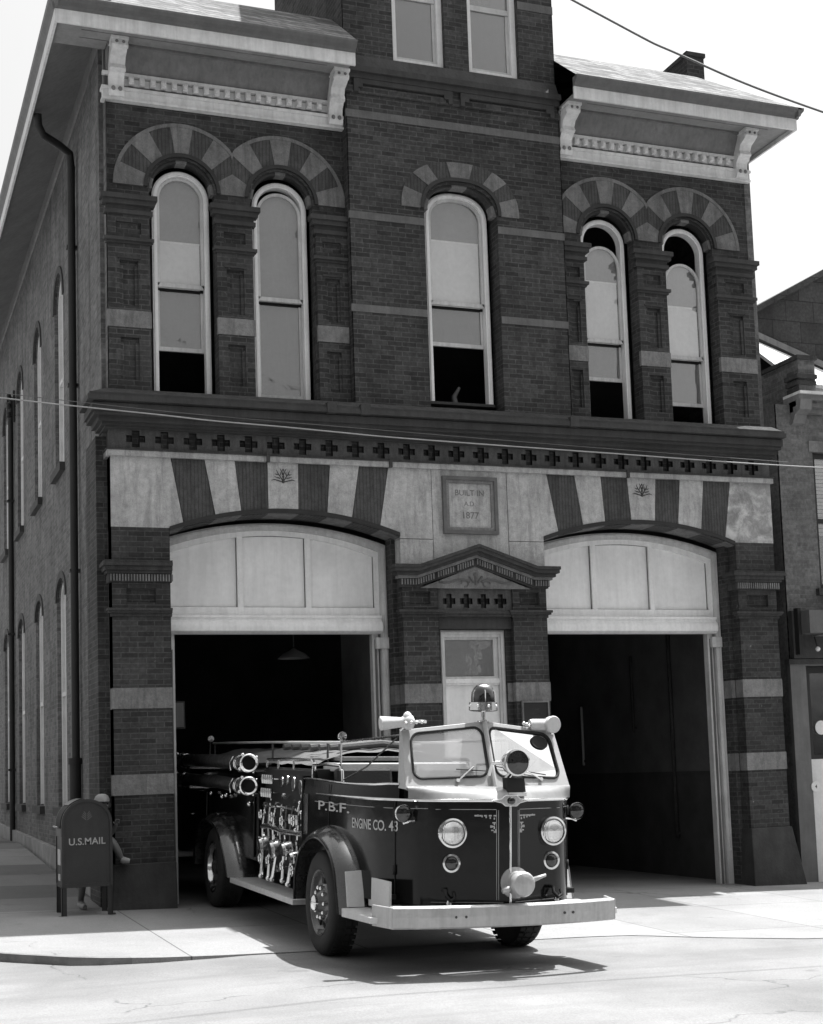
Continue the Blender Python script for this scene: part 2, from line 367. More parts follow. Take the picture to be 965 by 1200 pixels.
def sidewalk():
    mb = MB(); xs = [-3 + .25 * i for i in range(0, 72)] + [16, 20, 30, 60]
    N = 16
    cols = []
    for x in xs:
        ky = kerb_y(x); yb = .14 if x > -.0 else .14
        cols.append([(x, ky + (yb - ky) * j / N, G(x, ky + (yb - ky) * j / N) + .0) for j in range(N + 1)])
    vs = [p for c in cols for p in c]
    fs = [(i * (N + 1) + j, (i + 1) * (N + 1) + j, (i + 1) * (N + 1) + j + 1, i * (N + 1) + j + 1) for i in range(len(cols) - 1) for j in range(N)]
    mb.add(vs, fs, 'sidewalk'); o = mb.build('sidewalk'); tag(o, kind='structure')
    mb = MB()
    for (a, b) in [q for q in zip(xs, xs[1:]) if q[0] < .6]:       # kerb stone face and top, standing 2 mm over the concrete
        w = .13; za, zb = G(a, kerb_y(a)), G(b, kerb_y(b))
        pa, pb = kerb_y(a), kerb_y(b)
        mb.hexa([(a, pa - .015, za - .2), (b, pb - .015, zb - .2), (b, pb + w, zb - .2), (a, pa + w, za - .2), (a, pa - .0, za + .003), (b, pb - .0, zb + .003), (b, pb + w, zb + .003), (a, pa + w, za + .003)], 'kerb' if a < -.6 else 'sidewalk')
    o = mb.build('kerb'); tag(o, kind='structure')
    mb = MB(); ys = [.14, 1, 2, 3, 4, 5, 6, 7, 8, 9, 12, 16, 22, 40, 60]
    xs2 = [-3, -2, -1.2, -.5, -.15, -.02, .3]
    vs = [(x, y, G(x, y) + .0) for y in ys for x in xs2]; n = len(xs2)
    fs = [(j * n + i, j * n + i + 1, (j + 1) * n + i + 1, (j + 1) * n + i) for j in range(len(ys) - 1) for i in range(n - 1)]
    mb.add(vs, fs, 'sidewalk_side')
    for a, b in zip(ys, ys[1:]): mb.hexa([(-3.0, a, G(-3, a) - .3), (-3.0, b, G(-3, b) - .3), (-2.86, b, G(-3, b) - .3), (-2.86, a, G(-3, a) - .3), (-3, a, G(-3, a) + .003), (-3, b, G(-3, b) + .003), (-2.86, b, G(-2.86, b) + .003), (-2.86, a, G(-2.86, a) + .003)], 'kerb')
    o = mb.build('side_sidewalk'); tag(o, kind='structure')
    mb = MB()
    vs = [(x, y, -.03 * x) for y in (.14, .6, 1.2, 3, 8, 14.6) for x in (.05, 2, 4, 6, 9.0)]
    fs = [(j * 5 + i, j * 5 + i + 1, (j + 1) * 5 + i + 1, (j + 1) * 5 + i) for j in range(5) for i in range(4)]
    mb.add(vs, fs, 'gfloor'); o = mb.build('garage_floor'); tag(o, kind='structure')
sidewalk()
# ------------------------------------------------------------------ walls with openings
def arcf(c, hw, zs, rise, n=2.0):
    return lambda x: zs + rise * max(0, 1 - abs((x - c) / hw) ** n) ** (1 / n)
def seg(c, hw, zs, rise):           # circular segment
    R = (hw * hw + rise * rise) / (2 * rise)
    return lambda x: zs + rise - R + sqrt(max(0, R * R - (x - c) ** 2))
def opening(xl, xr, zb, top, n=0, reveal=None, rm=None): return dict(xl=xl, xr=xr, zb=zb, top=top, n=n, reveal=reveal, rm=rm)
def op_xs(o):
    if not o['n']: return [o['xl'], o['xr']]
    c, h = (o['xl'] + o['xr']) / 2, (o['xr'] - o['xl']) / 2
    return [c - h * cos(pi * i / o['n']) for i in range(o['n'] + 1)]
def top_of(o, x):
    return o['top'](x) if callable(o['top']) else o['top']
def wall(mb, x0, x1, z0, z1, at, d, ops, m, axis='y', rm=None, thick=None, z1f=None):
    """a wall face in plane axis=at facing its negative side, openings with reveals d deep; thick closes the outer edges"""
    def P(s, z, t): return (s, at + t, z) if axis == 'y' else (at + t, s, z)
    br = {round(x0, 5), round(x1, 5)}
    for o in ops:
        for x in op_xs(o):
            if x0 <= x <= x1: br.add(round(x, 5))
    br = sorted(br)
    for a, b in zip(br, br[1:]):
        if b - a < 1e-5: continue
        mid = (a + b) / 2; hit = sorted([o for o in ops if o['xl'] < mid < o['xr']], key=lambda o: o['zb']); za = zb = z0
        for o in hit:
            if o['zb'] > min(za, zb) + 1e-5: mb.add([P(a, za, 0), P(b, zb, 0), P(b, o['zb'], 0), P(a, o['zb'], 0)], [(0, 1, 2, 3)], m)
            za, zb = top_of(o, a), top_of(o, b)
        if z1 > min(za, zb) + 1e-5: mb.add([P(a, za, 0), P(b, zb, 0), P(b, z1, 0), P(a, z1, 0)], [(0, 1, 2, 3)], m)
    for o in ops:
        dd = o['reveal'] or d; r = o['rm'] or rm or m
        xs = op_xs(o); xl, xr = o['xl'], o['xr']
        path = [(xl, o['zb'])] + [(x, top_of(o, x)) for x in xs] + [(xr, o['zb'])]
        for (a, za), (b, zb) in zip(path, path[1:] + path[:1]):
            if abs(a - b) + abs(za - zb) < 1e-6: continue
            mb.add([P(a, za, 0), P(b, zb, 0), P(b, zb, dd), P(a, za, dd)], [(0, 1, 2, 3)], r)
    if thick:
        for s in (x0, x1): mb.add([P(s, z0, 0), P(s, z1, 0), P(s, z1, thick), P(s, z0, thick)], [(0, 1, 2, 3)], m)
        mb.add([P(x0, z1, 0), P(x1, z1, 0), P(x1, z1, thick), P(x0, z1, thick)], [(0, 1, 2, 3)], m)
        mb.add([P(x0, z0, 0), P(x1, z0, 0), P(x1, z0, thick), P(x0, z0, thick)], [(0, 1, 2, 3)], m)
def moulding(mb, x0, x1, prof, m, ends=True):
    """prof = list of (y, z) closed polygon, extruded along x"""
    mb.prism(prof, 'x', x0, x1, m)
def course(mb, x0, x1, yb, steps, m, rl=0, rr=0, depth=.1):
    """stacked steps (z0, z1, projection) in front of plane yb, with returns rl / rr beyond the ends in proportion"""
    for z0, z1, p in steps:
        mb.box(x0 - (p if rl else 0), x1 + (p if rr else 0), yb - p, yb + depth, z0, z1, m)
def path_ring(c, hw, zs, rise, n, N, zb=None):
    pts = []
    if zb is not None: pts.append((c - hw, zb))
    for i in range(N + 1):
        th = pi - pi * i / N
        # superellipse param
        ct, st = cos(th), sin(th)
        e = 2 / n
        pts.append((c + hw * math.copysign(abs(ct) ** e, ct), zs + rise * abs(st) ** e))
    if zb is not None: pts.append((c + hw, zb))
    return pts
def ring(mb, outer, inner, y0, y1, m, closed=False, xmin=None, xmax=None):
    """frame between two equal-length outlines in x-z, from y0 (front) to y1"""
    n = len(outer)
    def cl(p): return (p[0] if xmin is None else max(xmin, p[0]) if xmax is None else clamp(p[0], xmin, xmax), p[1])
    O = [cl(p) for p in outer]; I = [cl(p) for p in inner]
    rng = range(n if closed else n - 1)
    for i in rng:
        j = (i + 1) % n; a, b, c, d = O[i], O[j], I[j], I[i]
        if abs(a[0] - b[0]) + abs(a[1] - b[1]) < 1e-6 and abs(c[0] - d[0]) + abs(c[1] - d[1]) < 1e-6: continue
        if xmin is not None and max(a[0], b[0], c[0], d[0]) - xmin < 1e-6: continue
        if xmax is not None and xmax - min(a[0], b[0], c[0], d[0]) < 1e-6: continue
        P = [(a[0], y0, a[1]), (b[0], y0, b[1]), (c[0], y0, c[1]), (d[0], y0, d[1]), (a[0], y1, a[1]), (b[0], y1, b[1]), (c[0], y1, c[1]), (d[0], y1, d[1])]
        fs = [(0, 1, 2, 3), (0, 4, 5, 1), (3, 2, 6, 7)]
        if i == 0: fs.append((0, 3, 7, 4))
        if i == (n - 2): fs.append((1, 5, 6, 2))
        mb.add(P, fs, m)
ST = empty('fire_station'); tag(ST, 'two storey dark brick firehouse with two open arched bays and a projecting central tower', 'fire station')
W = 9.05; TX0, TX1 = 2.98, 5.97; YT = -.12
WINS = [(.915, .40, 'a'), (2.16, .40, 'a'), (6.715, .40, 'b'), (7.97, .40, 'b')]
# --- upper bay walls
for nm, xa, xb, cs in (('l', 0, TX0, WINS[:2]), ('r', TX1, 8.97, WINS[2:])):
    mb = MB(); wall(mb, xa, xb, 5.9, 10.25, .07, .17, [opening(c - h, c + h, 6.03, arcf(c, h, 8.55, .40), 24) for c, h, _ in cs], 'brick', rm='brick')
    mb.build('upper_wall', ST)
# light / dark arches over the windows
def window_arch(c, zs, ro, rzo, ri, rzi, y, n=2.0, xmin=None, xmax=None, ns=9, first_light=True, rim=True):
    mb = MB(); sub = 4; N = ns * sub
    O = path_ring(c, ro, zs, rzo, n, N); I = path_ring(c, ri, zs, rzi, n, N)
    lim = path_ring(c, ro + .045, zs, rzo + .045, n, N)
    for k in range(ns):
        light = (k % 2 == 0) == first_light
        ring(mb, O[k * sub:(k + 1) * sub + 1], I[k * sub:(k + 1) * sub + 1], y - (.018 if light else .012), y + .03, 'arch_light' if light else 'arch_dark', xmin=xmin, xmax=xmax)
    if rim: ring(mb, lim, O, y - .024, y + .03, 'arch_light', xmin=xmin, xmax=xmax)
    # black roll moulding stepping back into the opening, with pale blocks at intervals
    I2 = path_ring(c, ri - .045, zs, rzi - .045, n, N); I3 = path_ring(c, ri - .11, zs, rzi - .11, n, N)
    ring(mb, I, I2, y - .03, y + .05, 'roll', xmin=xmin, xmax=xmax)
    for k in range(ns):
        mm = 'arch_light' if k in (0, ns - 1, ns // 2) else 'roll'
        ring(mb, I2[k * sub:(k + 1) * sub + 1], I3[k * sub:(k + 1) * sub + 1], y + .03, y + .17, mm)
    return mb.build('window_arch', ST)
window_arch(.915, 8.56, .79, .79, .47, .46, .07, xmin=.03, xmax=1.537)
window_arch(2.16, 8.56, .79, .79, .47, .46, .07, xmin=1.538, xmax=TX0)
window_arch(6.715, 8.56, .79, .79, .47, .46, .07, xmin=TX1, xmax=7.342)
window_arch(7.97, 8.56, .79, .79, .47, .46, .07, xmin=7.343, xmax=8.95)
window_arch(4.5, 8.60, .82, .66, .56, .45, YT, n=2.35, rim=False)
# --- pilasters
def pilaster(xa, xb, side=None):
    mb = MB(); w = xb - xa; c = (xa + xb) / 2; p1 = min(.15, w * .30); p2 = min(.11, w * .24)
    ops = [opening(c - p1, c + p1, 7.93, 8.07, 0, .035), opening(c - p2, c + p2, 7.04, 7.60, 0, .045), opening(c - p2, c + p2, 6.15, 6.66, 0, .045)]
    wall(mb, xa, xb, 5.98, 8.16, 0, .04, ops, 'brick', rm='brown', thick=.072)
    for o in ops:
        mb.box(o['xl'] - .001, o['xr'] + .001, o['reveal'], o['reveal'] + .01, o['zb'], o['top'], 'brick')
    # stepped inner border of the two long panels
    for z0, z1 in ((7.04, 7.60), (6.15, 6.66)):
        q = p2 * .62
        mb.box(c - p2, c - q, .018, .045, z0, z1 - .06, 'brick'); mb.box(c + q, c + p2, .018, .045, z0, z1 - .06, 'brick')
    mb.box(c - p2 - .03, c + p2 + .03, -.014, .02, 7.62, 7.645, 'brown')
    o = mb.build('pilaster', ST)
    mb = MB(); ml = 1 if xa != TX1 else 0
    course(mb, xa + (.0 if ml else .003), xb, 0, [(8.16, 8.21, .035), (8.21, 8.27, .015), (8.27, 8.33, .06), (8.33, 8.39, .085)], 'brown', ml, 1 if abs(xb - TX0) > .01 else 0, .068)
    mb.build('capital', o)
    mb = MB(); course(mb, xa + (.0 if ml else .003), xb, 0, [(7.80, 7.83, .02), (7.83, 7.87, .045)], 'brown', ml, 1 if abs(xb - TX0) > .01 else 0, .05); mb.build('neck_moulding', o)
    mb = MB(); mb.box(xa - (.008 if ml else -.003), xb + (.008 if abs(xb - TX0) > .01 else -.003), -.008, .05, 6.78, 6.985, 'stone'); mb.build('stone_band', o)
    return o
for a, b in ((0, .50), (1.315, 1.762), (2.575, 2.975), (5.975, 6.31), (7.12, 7.565), (8.375, 8.95)): pilaster(a, b)
# --- tower
mb = MB()
mo = opening(3.99, 5.01, 6.0, arcf(4.5, .51, 8.55, .42, 2.35), 28)
wall(mb, TX0, TX1, 5.9, 10.27, YT, .30, [mo], 'brick', rm='brick')
mb.box(TX0, TX0 + .01, YT, 3.1, 5.9, 10.27, 'brick'); mb.box(TX1 - .01, TX1, YT, 3.1, 5.9, 10.27, 'brick')
# corbelled sill zone
mb.box(TX0 + .002, TX1 - .002, YT - .02, 0, 10.02, 10.12, 'brick')
wall(mb, TX0, TX1, 10.27, 14.1, -.06, .16, [opening(3.66, 4.385, 10.56, 12.7), opening(4.72, 5.45, 10.56, 12.7)], 'brick')
mb.box(TX0, TX0 + .01, -.06, 3.1, 10.27, 14.1, 'brick'); mb.box(TX1 - .01, TX1, -.06, 3.1, 10.27, 14.1, 'brick')
mb.box(TX0, TX1, 3.1, 3.12, 9.5, 14.1, 'brick')
TW = mb.build('tower', ST)
mb = MB()
mb.box(TX0 + .003, TX1 - .003, YT - .05, .0, 10.21, 10.285, 'brown'); mb.box(TX0 - .01, TX1 + .01, YT - .085, .0, 10.285, 10.36, 'brown')
mb.hexa([(TX0, YT - .03, 10.361), (TX1, YT - .03, 10.361), (TX1, -.0, 10.361), (TX0, -.0, 10.361), (TX0, -.07, 10.56), (TX1, -.07, 10.56), (TX1, -.0, 10.56), (TX0, -.0, 10.56)], 'brown')
mb.build('sill_course', TW)
mb = MB()   # stepped corbel arches under the sill course
for x0 in (3.10, 4.56):
    x1 = x0 + 1.31
    for x, w in ((x0, .07), (x0 + .07, .05), (x1 - .07, .07), (x1 - .12, .05)): pass
    mb.box(x0 + .10, x1 - .10, YT - .045, YT + .01, 10.145, 10.205, 'brown'); mb.box(x0 + .04, x0 + .10, YT - .045, YT + .01, 10.09, 10.205, 'brown'); mb.box(x1 - .10, x1 - .04, YT - .045, YT + .01, 10.09, 10.205, 'brown')
    mb.box(x0 - .02, x0 + .04, YT - .045, YT + .01, 10.03, 10.205, 'brown'); mb.box(x1 - .04, x1 + .02, YT - .045, YT + .01, 10.03, 10.205, 'brown')
mb.build('corbel_band', TW)
for z0, z1 in ((9.70, 9.80), (8.37, 8.465), (7.165, 7.26)):
    spans = [(TX0 - .006, TX1 + .006)] if z0 > 9 else [(TX0 - .006, 3.985), (5.015, TX1 + .006)]
    for a, b in spans: mb = MB(); mb.box(a, b, YT - .007, YT + .03, z0, z1, 'band_tower'); mb.build('stone_band', TW)
for a, b in ((TX0 - .006, 3.655), (4.39, 4.715), (5.455, TX1 + .006)):
    mb = MB(); mb.box(a, b, -.067, -.03, 11.55, 11.66, 'band_tower'); mb.build('stone_band', TW)
mb = MB()
mb.box(TX0 - .25, TX1 + .25, -.35, 3.4, 14.1, 14.35, 'cream')
a, b = (TX0 - .3, -.4, 14.35), (TX1 + .3, 3.45, 14.35); i = .75
mb.hexa([(a[0], a[1], 14.35), (b[0], a[1], 14.35), (b[0], b[1], 14.35), (a[0], b[1], 14.35), (a[0] + i, a[1] + i, 16.2), (b[0] - i, a[1] + i, 16.2), (b[0] - i, b[1] - i, 16.2), (a[0] + i, b[1] - i, 16.2)], 'shingle')
mb.build('tower_roof', TW)
# tower windows
for c in (4.022, 5.085):
    w = .362; f = MB(); y = .02
    O = [(c - w, 10.57), (c - w, 12.68), (c + w, 12.68), (c + w, 10.57)]; I = [(c - w + .075, 10.64), (c - w + .075, 12.6), (c + w - .075, 12.6), (c + w - .075, 10.64)]
    ring(f, O + O[:1], I + I[:1], y, y + .08, 'white')
    fr = f.build('window', TW); f = MB()
    f.box(c - w + .076, c + w - .076, y + .045, y + .085, 11.50, 11.57, 'white2'); f.box(c + w - .12, c + w - .076, y + .05, y + .09, 10.65, 11.49, 'white2'); f.box(c - w + .076, c - w + .1, y + .05, y + .09, 10.65, 11.49, 'white2'); f.box(c - w + .101, c + w - .121, y + .05, y + .09, 10.641, 10.69, 'white2')
    f.build('sash', fr)
    f = MB(); f.box(c - w + .076, c + w - .076, y + .066, y + .07, 10.65, 12.6, 'glass'); f.build('pane', fr)
    f = MB(); f.box(c - w + .078, c + w - .078, y + .1, y + .104, 10.65, 11.5, 'shade_g'); f.box(c - w + .078, c + w - .078, y + .1, y + .104, 11.501, 12.6, 'shade_m'); f.build('shade', fr)
# --- arched windows
def arched_window(c, hw, zb, zt, rise, n, y, zm, zlow, zsplit, top_gap=0, mats=('shade_g', 'shade_w', 'shade_m'), low_shade=None):
    zs = zt - rise; N = 24; f = MB()
    O = path_ring(c, hw, zs, rise, n, N, zb); I = path_ring(c, hw - .062, zs, rise - .062, n, N, zb)
    ring(f, O, I, y, y + .12, 'white')
    O1 = path_ring(c, hw - .018, zs, rise - .018, n, N, zb); I1 = path_ring(c, hw - .04, zs, rise - .04, n, N, zb); ring(f, O1, I1, y - .014, y, 'white')
    f.box(c - hw - .01, c + hw + .01, y - .03, y + .12, zb - .035, zb, 'brown')
    w = f.build('window', ST)
    # upper sash (arch topped), maybe lowered by top_gap
    ih = hw - .064; f = MB(); ys = y + .03
    O = path_ring(c, ih, zs - top_gap, rise - .064, n, N, zm); I = path_ring(c, ih - .035, zs - top_gap, rise - .099, n, N, zm + .05)
    ring(f, O, I, ys, ys + .035, 'white2'); f.box(c - ih, c + ih, ys, ys + .035, zm, zm + .05, 'white2'); f.build('upper_sash', w)
    f = MB()
    for i in range(len(I) - 1):
        a, b = I[i], I[i + 1]
        if abs(b[0] - a[0]) > 1e-5: f.add([(a[0], ys + .02, zm + .05), (b[0], ys + .02, zm + .05), (b[0], ys + .02, b[1]), (a[0], ys + .02, a[1])], [(0, 1, 2, 3)], 'glass')
    f.build('pane', w)
    f = MB(); q = [p for p in path_ring(c, ih - .02, zs - top_gap, rise - .084, n, N)]
    z_hi = min(zsplit, zs - top_gap - .02) if zsplit else zm
    for a, b in zip(q, q[1:]): f.add([(a[0], ys + .06, z_hi), (b[0], ys + .06, z_hi), (b[0], ys + .06, b[1]), (a[0], ys + .06, a[1])], [(0, 1, 2, 3)], mats[0])
    if zsplit:
        f.box(c - ih + .02, c + ih - .04, ys + .05, ys + .06, zm, z_hi, mats[1]); f.box(c - ih + .02, c + ih - .04, ys + .045, ys + .062, z_hi - .012, z_hi + .012, 'white')
    f.build('shade', w)
    # lower sash, raised so that its bottom stands at zlow
    f = MB(); yl = ys + .066
    f.box(c - ih, c + ih, yl, yl + .03, zm - .03, zm + .0, 'black'); f.box(c - ih, c - ih + .035, yl, yl + .035, zlow, zm - .03, 'white2'); f.box(c + ih - .035, c + ih, yl, yl + .035, zlow, zm - .03, 'white2'); f.box(c - ih + .035, c + ih - .035, yl, yl + .035, zlow, zlow + .05, 'white2')
    f.build('lower_sash', w)
    f = MB(); f.box(c - ih + .035, c + ih - .035, yl + .014, yl + .018, zlow + .05, zm - .03, 'glass'); f.build('pane', w)
    f = MB(); f.box(c - ih + .02, c + ih - .02, yl + .05, yl + .054, zlow + .02, zm, mats[2]); f.build('shade', w)
    return w
arched_window(.922, .35, 6.065, 8.86, .35, 2, .235, 7.40, 6.62, 7.98)
arched_window(2.170, .35, 6.065, 8.86, .35, 2, .235, 7.33, 6.10, None, .06)
arched_window(4.51, .44, 6.13, 8.93, .36, 2.35, .10, 7.43, 6.90, 8.30)
mb = MB(); mb.tube([(4.55, .42, 6.13), (4.53, .42, 6.30), (4.60, .40, 6.42)], [.05, .035, .02], 'crown', 10); mb.box(4.40, 4.70, .36, .50, 6.06, 6.13, 'brown'); o = mb.build('ornament'); tag(o, 'small dim object standing inside the open lower part of the tower window', 'ornament')
arched_window(6.715, .345, 6.065, 8.86, .345, 2, .235, 7.14, 6.62, 8.00, .30)
arched_window(7.971, .345, 6.065, 8.86, .345, 2, .235, 6.99, 6.34, 7.75, .43)
# --- eave cornices of the two bays
def bay_cornice(xa, xb, ea, eb, name, hip):
    """wall from xa to xb, eave from ea to eb"""
    mb = MB()
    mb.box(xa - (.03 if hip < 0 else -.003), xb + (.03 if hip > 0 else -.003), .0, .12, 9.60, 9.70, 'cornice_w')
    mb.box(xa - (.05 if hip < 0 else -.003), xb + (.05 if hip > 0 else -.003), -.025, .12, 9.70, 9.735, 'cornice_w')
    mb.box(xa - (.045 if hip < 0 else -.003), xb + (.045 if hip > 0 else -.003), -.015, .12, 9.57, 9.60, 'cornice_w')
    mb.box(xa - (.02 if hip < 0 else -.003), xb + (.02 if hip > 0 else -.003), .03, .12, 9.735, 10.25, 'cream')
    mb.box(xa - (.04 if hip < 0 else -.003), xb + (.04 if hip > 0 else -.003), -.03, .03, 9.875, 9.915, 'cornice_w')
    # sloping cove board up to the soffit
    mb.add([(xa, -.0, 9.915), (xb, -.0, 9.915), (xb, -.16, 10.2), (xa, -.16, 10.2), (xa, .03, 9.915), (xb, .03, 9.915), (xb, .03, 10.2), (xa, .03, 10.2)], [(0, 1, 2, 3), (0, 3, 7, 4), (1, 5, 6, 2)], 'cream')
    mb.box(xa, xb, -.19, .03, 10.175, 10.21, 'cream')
    o = mb.build('eave_cornice', ST)
    mb = MB(); n = int((xb - xa - .5) / .128); s = (xb - xa - .50) / n
    for i in range(n):
        x = xa + .27 + s * i; mb.box(x, x + .062, -.05, .03, 9.775, 9.865, 'cornice_w'); mb.box(x + .008, x + .054, -.072, -.05, 9.79, 9.835, 'cornice_w')
    mb.box(xa + .2, xb - .2, .018, .029, 9.775, 9.865, 'cornice_w'); mb.build('dentils', o)
    for bx in (xa + .03, xb - .21):
        mb = MB(); prof = [(.02, 9.60), (-.06, 9.60), (-.085, 9.66), (-.06, 9.74), (-.07, 9.80), (-.12, 9.86), (-.19, 9.89), (-.16, 9.95), (-.20, 10.02), (-.30, 10.06), (-.36, 10.10), (-.37, 10.2), (.02, 10.2)]
        mb.prism(prof, 'x', bx, bx + .18, 'cornice_w')
        mb.box(bx - .012, bx + .192, -.385, .02, 10.165, 10.2, 'cornice_w'); mb.tube([(bx - .012, -.31, 10.115), (bx + .192, -.31, 10.115)], .032, 'cornice_w', 12)
        mb.tube([(bx - .01, -.13, 9.90), (bx + .19, -.13, 9.90)], .024, 'cornice_w', 12)
        for u in (.05, .13): mb.ball((bx + u, -.09, 9.68), (.026, .012, .03), 'cream', 10); mb.ball((bx + u, -.375, 10.13), (.02, .012, .02), 'cream', 8)
        mb.build('bracket', o)
    # soffit, fascia and gutter crown
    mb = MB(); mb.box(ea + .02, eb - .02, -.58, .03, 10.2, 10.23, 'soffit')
    for k in range(1, 3): mb.box(ea + .3, eb - .3, -.58 + .19 * k, -.575 + .19 * k, 10.195, 10.2, 'crown')
    mb.build('soffit', o)
    mb = MB(); e = .04
    mb.box(ea, eb, -.61, -.58, 10.14, 10.30, 'cornice_w')
    mb.prism([(-.58, 10.301), (-.62, 10.301), (-.64, 10.33), (-.69, 10.36), (-.71, 10.40), (-.71, 10.425), (-.58, 10.425)], 'x', ea - (.06 if hip < 0 else 0), eb + (.06 if hip > 0 else 0), 'crown')
    mb.build('fascia', o)
    return o
bay_cornice(0, TX0, -.63, TX0 - .02, 'l', -1)
bay_cornice(TX1, 8.97, TX1 + .0, 9.40, 'r', 1)
# side eaves (left and right)
for sx, xe, xw in ((-1, -.63, 0), (1, 9.40, 8.97)):
    mb = MB(); zi = 10.62 if sx < 0 else 10.22
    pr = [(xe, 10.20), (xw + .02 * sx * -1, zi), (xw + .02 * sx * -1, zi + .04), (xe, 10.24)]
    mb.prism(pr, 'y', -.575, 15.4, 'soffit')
    if sx < 0:
        for q in (.33, .66):
            x = xe + (xw - xe) * q; z = 10.2 + (zi - 10.2) * q; mb.prism([(x, z - .004), (x + .006, z), (x + .006, z + .01), (x, z + .01)], 'y', -.4, 15, 'crown')
    o = mb.build('side_eave', ST)
    mb = MB(); mb.box(min(xe, xe + .03 * sx), max(xe, xe + .03 * sx), -.61, 15.5, 10.14, 10.30, 'cornice_w')
    xx = [(xe, 10.301), (xe + .03 * sx, 10.301), (xe + .05 * sx, 10.34), (xe + .09 * sx, 10.38), (xe + .10 * sx, 10.425), (xe, 10.425)]
    mb.prism(xx, 'y', -.71, 15.5, 'crown'); mb.build('fascia', o)
    if sx < 0:
        mb = MB(); mb.box(-.03, -.001, .12, 15, 10.38, 10.60, 'soffit'); mb.build('frieze_board', o)
# --- roof
mb = MB()
zt = 10.427 + .80; x0, x1, y0, y1, i = -.70, 9.47, -.68, 15.5, 1.05; a, b = TX0 - .005, TX1 + .005
mb.add([(x0, y0, 10.427), (a, y0, 10.427), (a, y0 + i, zt), (x0 + i, y0 + i, zt)], [(0, 1, 2, 3)], 'shingle')
mb.add([(b, y0, 10.427), (x1, y0, 10.427), (x1 - i, y0 + i, zt), (b, y0 + i, zt)], [(0, 1, 2, 3)], 'shingle')
mb.add([(x1, y0, 10.427), (x1, y1, 10.427), (x1 - i, y1 - i, zt), (x1 - i, y0 + i, zt)], [(0, 1, 2, 3)], 'shingle')
mb.add([(x1, y1, 10.427), (x0, y1, 10.427), (x0 + i, y1 - i, zt), (x1 - i, y1 - i, zt)], [(0, 1, 2, 3)], 'shingle')
mb.add([(x0, y1, 10.427), (x0, y0, 10.427), (x0 + i, y0 + i, zt), (x0 + i, y1 - i, zt)], [(0, 1, 2, 3)], 'shingle')
p, q, r_, t_ = (x0 + i, y0 + i, zt), (x1 - i, y0 + i, zt), (x1 - i, y1 - i, zt), (x0 + i, y1 - i, zt)
c1, c2 = (3.4, 5, zt + .7), (5.4, 5, zt + .7); c3, c4 = (5.4, 11, zt + .7), (3.4, 11, zt + .7)
mb.add([p, q, r_, t_, c1, c2, c3, c4], [(1, 2, 6, 5), (2, 3, 7, 6), (3, 0, 4, 7), (4, 5, 6, 7)], 'shingle')
mb.add([p, (a, y0 + i, zt), (a, 3.1, zt + .4), c1], [(0, 1, 2, 3)], 'shingle'); mb.add([(b, y0 + i, zt), q, c2, (b, 3.1, zt + .4)], [(0, 1, 2, 3)], 'shingle'); mb.add([(a, 3.1, zt + .4), (b, 3.1, zt + .4), c2, c1], [(0, 1, 2, 3)], 'shingle')
RF = mb.build('roof', ST)
mb = MB(); mb.box(8.46, 8.74, .60, 2.7, 10.6, 11.66, 'brick'); mb.box(8.44, 8.76, .58, 2.72, 11.66, 11.72, 'brown_l'); mb.build('chimney', RF)
# --- belt cornice, cross frieze, string course
mb = MB(); XL, XR = -.05, 9.10
for z0, z1, p in ((5.545, 5.57, .07), (5.57, 5.60, .12), (5.60, 5.66, .17), (5.66, 5.70, .235), (5.70, 5.79, .265), (5.79, 5.81, .245), (5.81, 5.87, .325), (5.87, 5.905, .30)):
    mb.box(-p * .9, 9.03 + p * .35, -p, .06, z0, z1, 'brown')
    mb.box(-p * .9, -.0005, .0605, .42, z0, z1, 'brown')
mb.hexa([(-.26, -.285, 5.9055), (9.12, -.285, 5.9055), (9.12, .068, 5.9055), (-.26, .068, 5.9055), (-.05, -.13, 5.995), (9.05, -.13, 5.995), (9.05, .068, 5.995), (-.05, .068, 5.995)], 'brown_l')
for x in (3.05, 5.9, 2.62): mb.box(x - .06, x + .06, -.34, -.10, 5.80, 5.93, 'brown')
mb.build('belt_cornice', ST)
mb = MB(); ops = []
n = 26
for i in range(n):
    c = .30 + i * .3385
    ops += [opening(c - .045, c + .045, 5.335, 5.535), opening(c - .11, c - .0451, 5.395, 5.475), opening(c + .0451, c + .11, 5.395, 5.475)]
wall(mb, 0, W, 5.306, 5.57, 0, .055, ops, 'frieze', rm='black'); mb.box(0, W, .055, .07, 5.306, 5.57, 'brick'); mb.box(-.004, 0, 0.001, .3, 5.306, 5.55, 'brown')
mb.build('cross_frieze', ST)
mb = MB(); mb.box(-.04, 9.08, -.04, .06, 5.222, 5.29, 'string'); mb.box(-.055, 9.095, -.055, .06, 5.29, 5.306, 'brown_l'); 
for x in (1.88, 3.45, 6.80): mb.box(x - .02, x + .02, -.065, -.02, 5.215, 5.315, 'brown')
mb.box(-.04, -.001, .0605, .4, 5.222, 5.29, 'stone')
mb.build('string_course', ST)
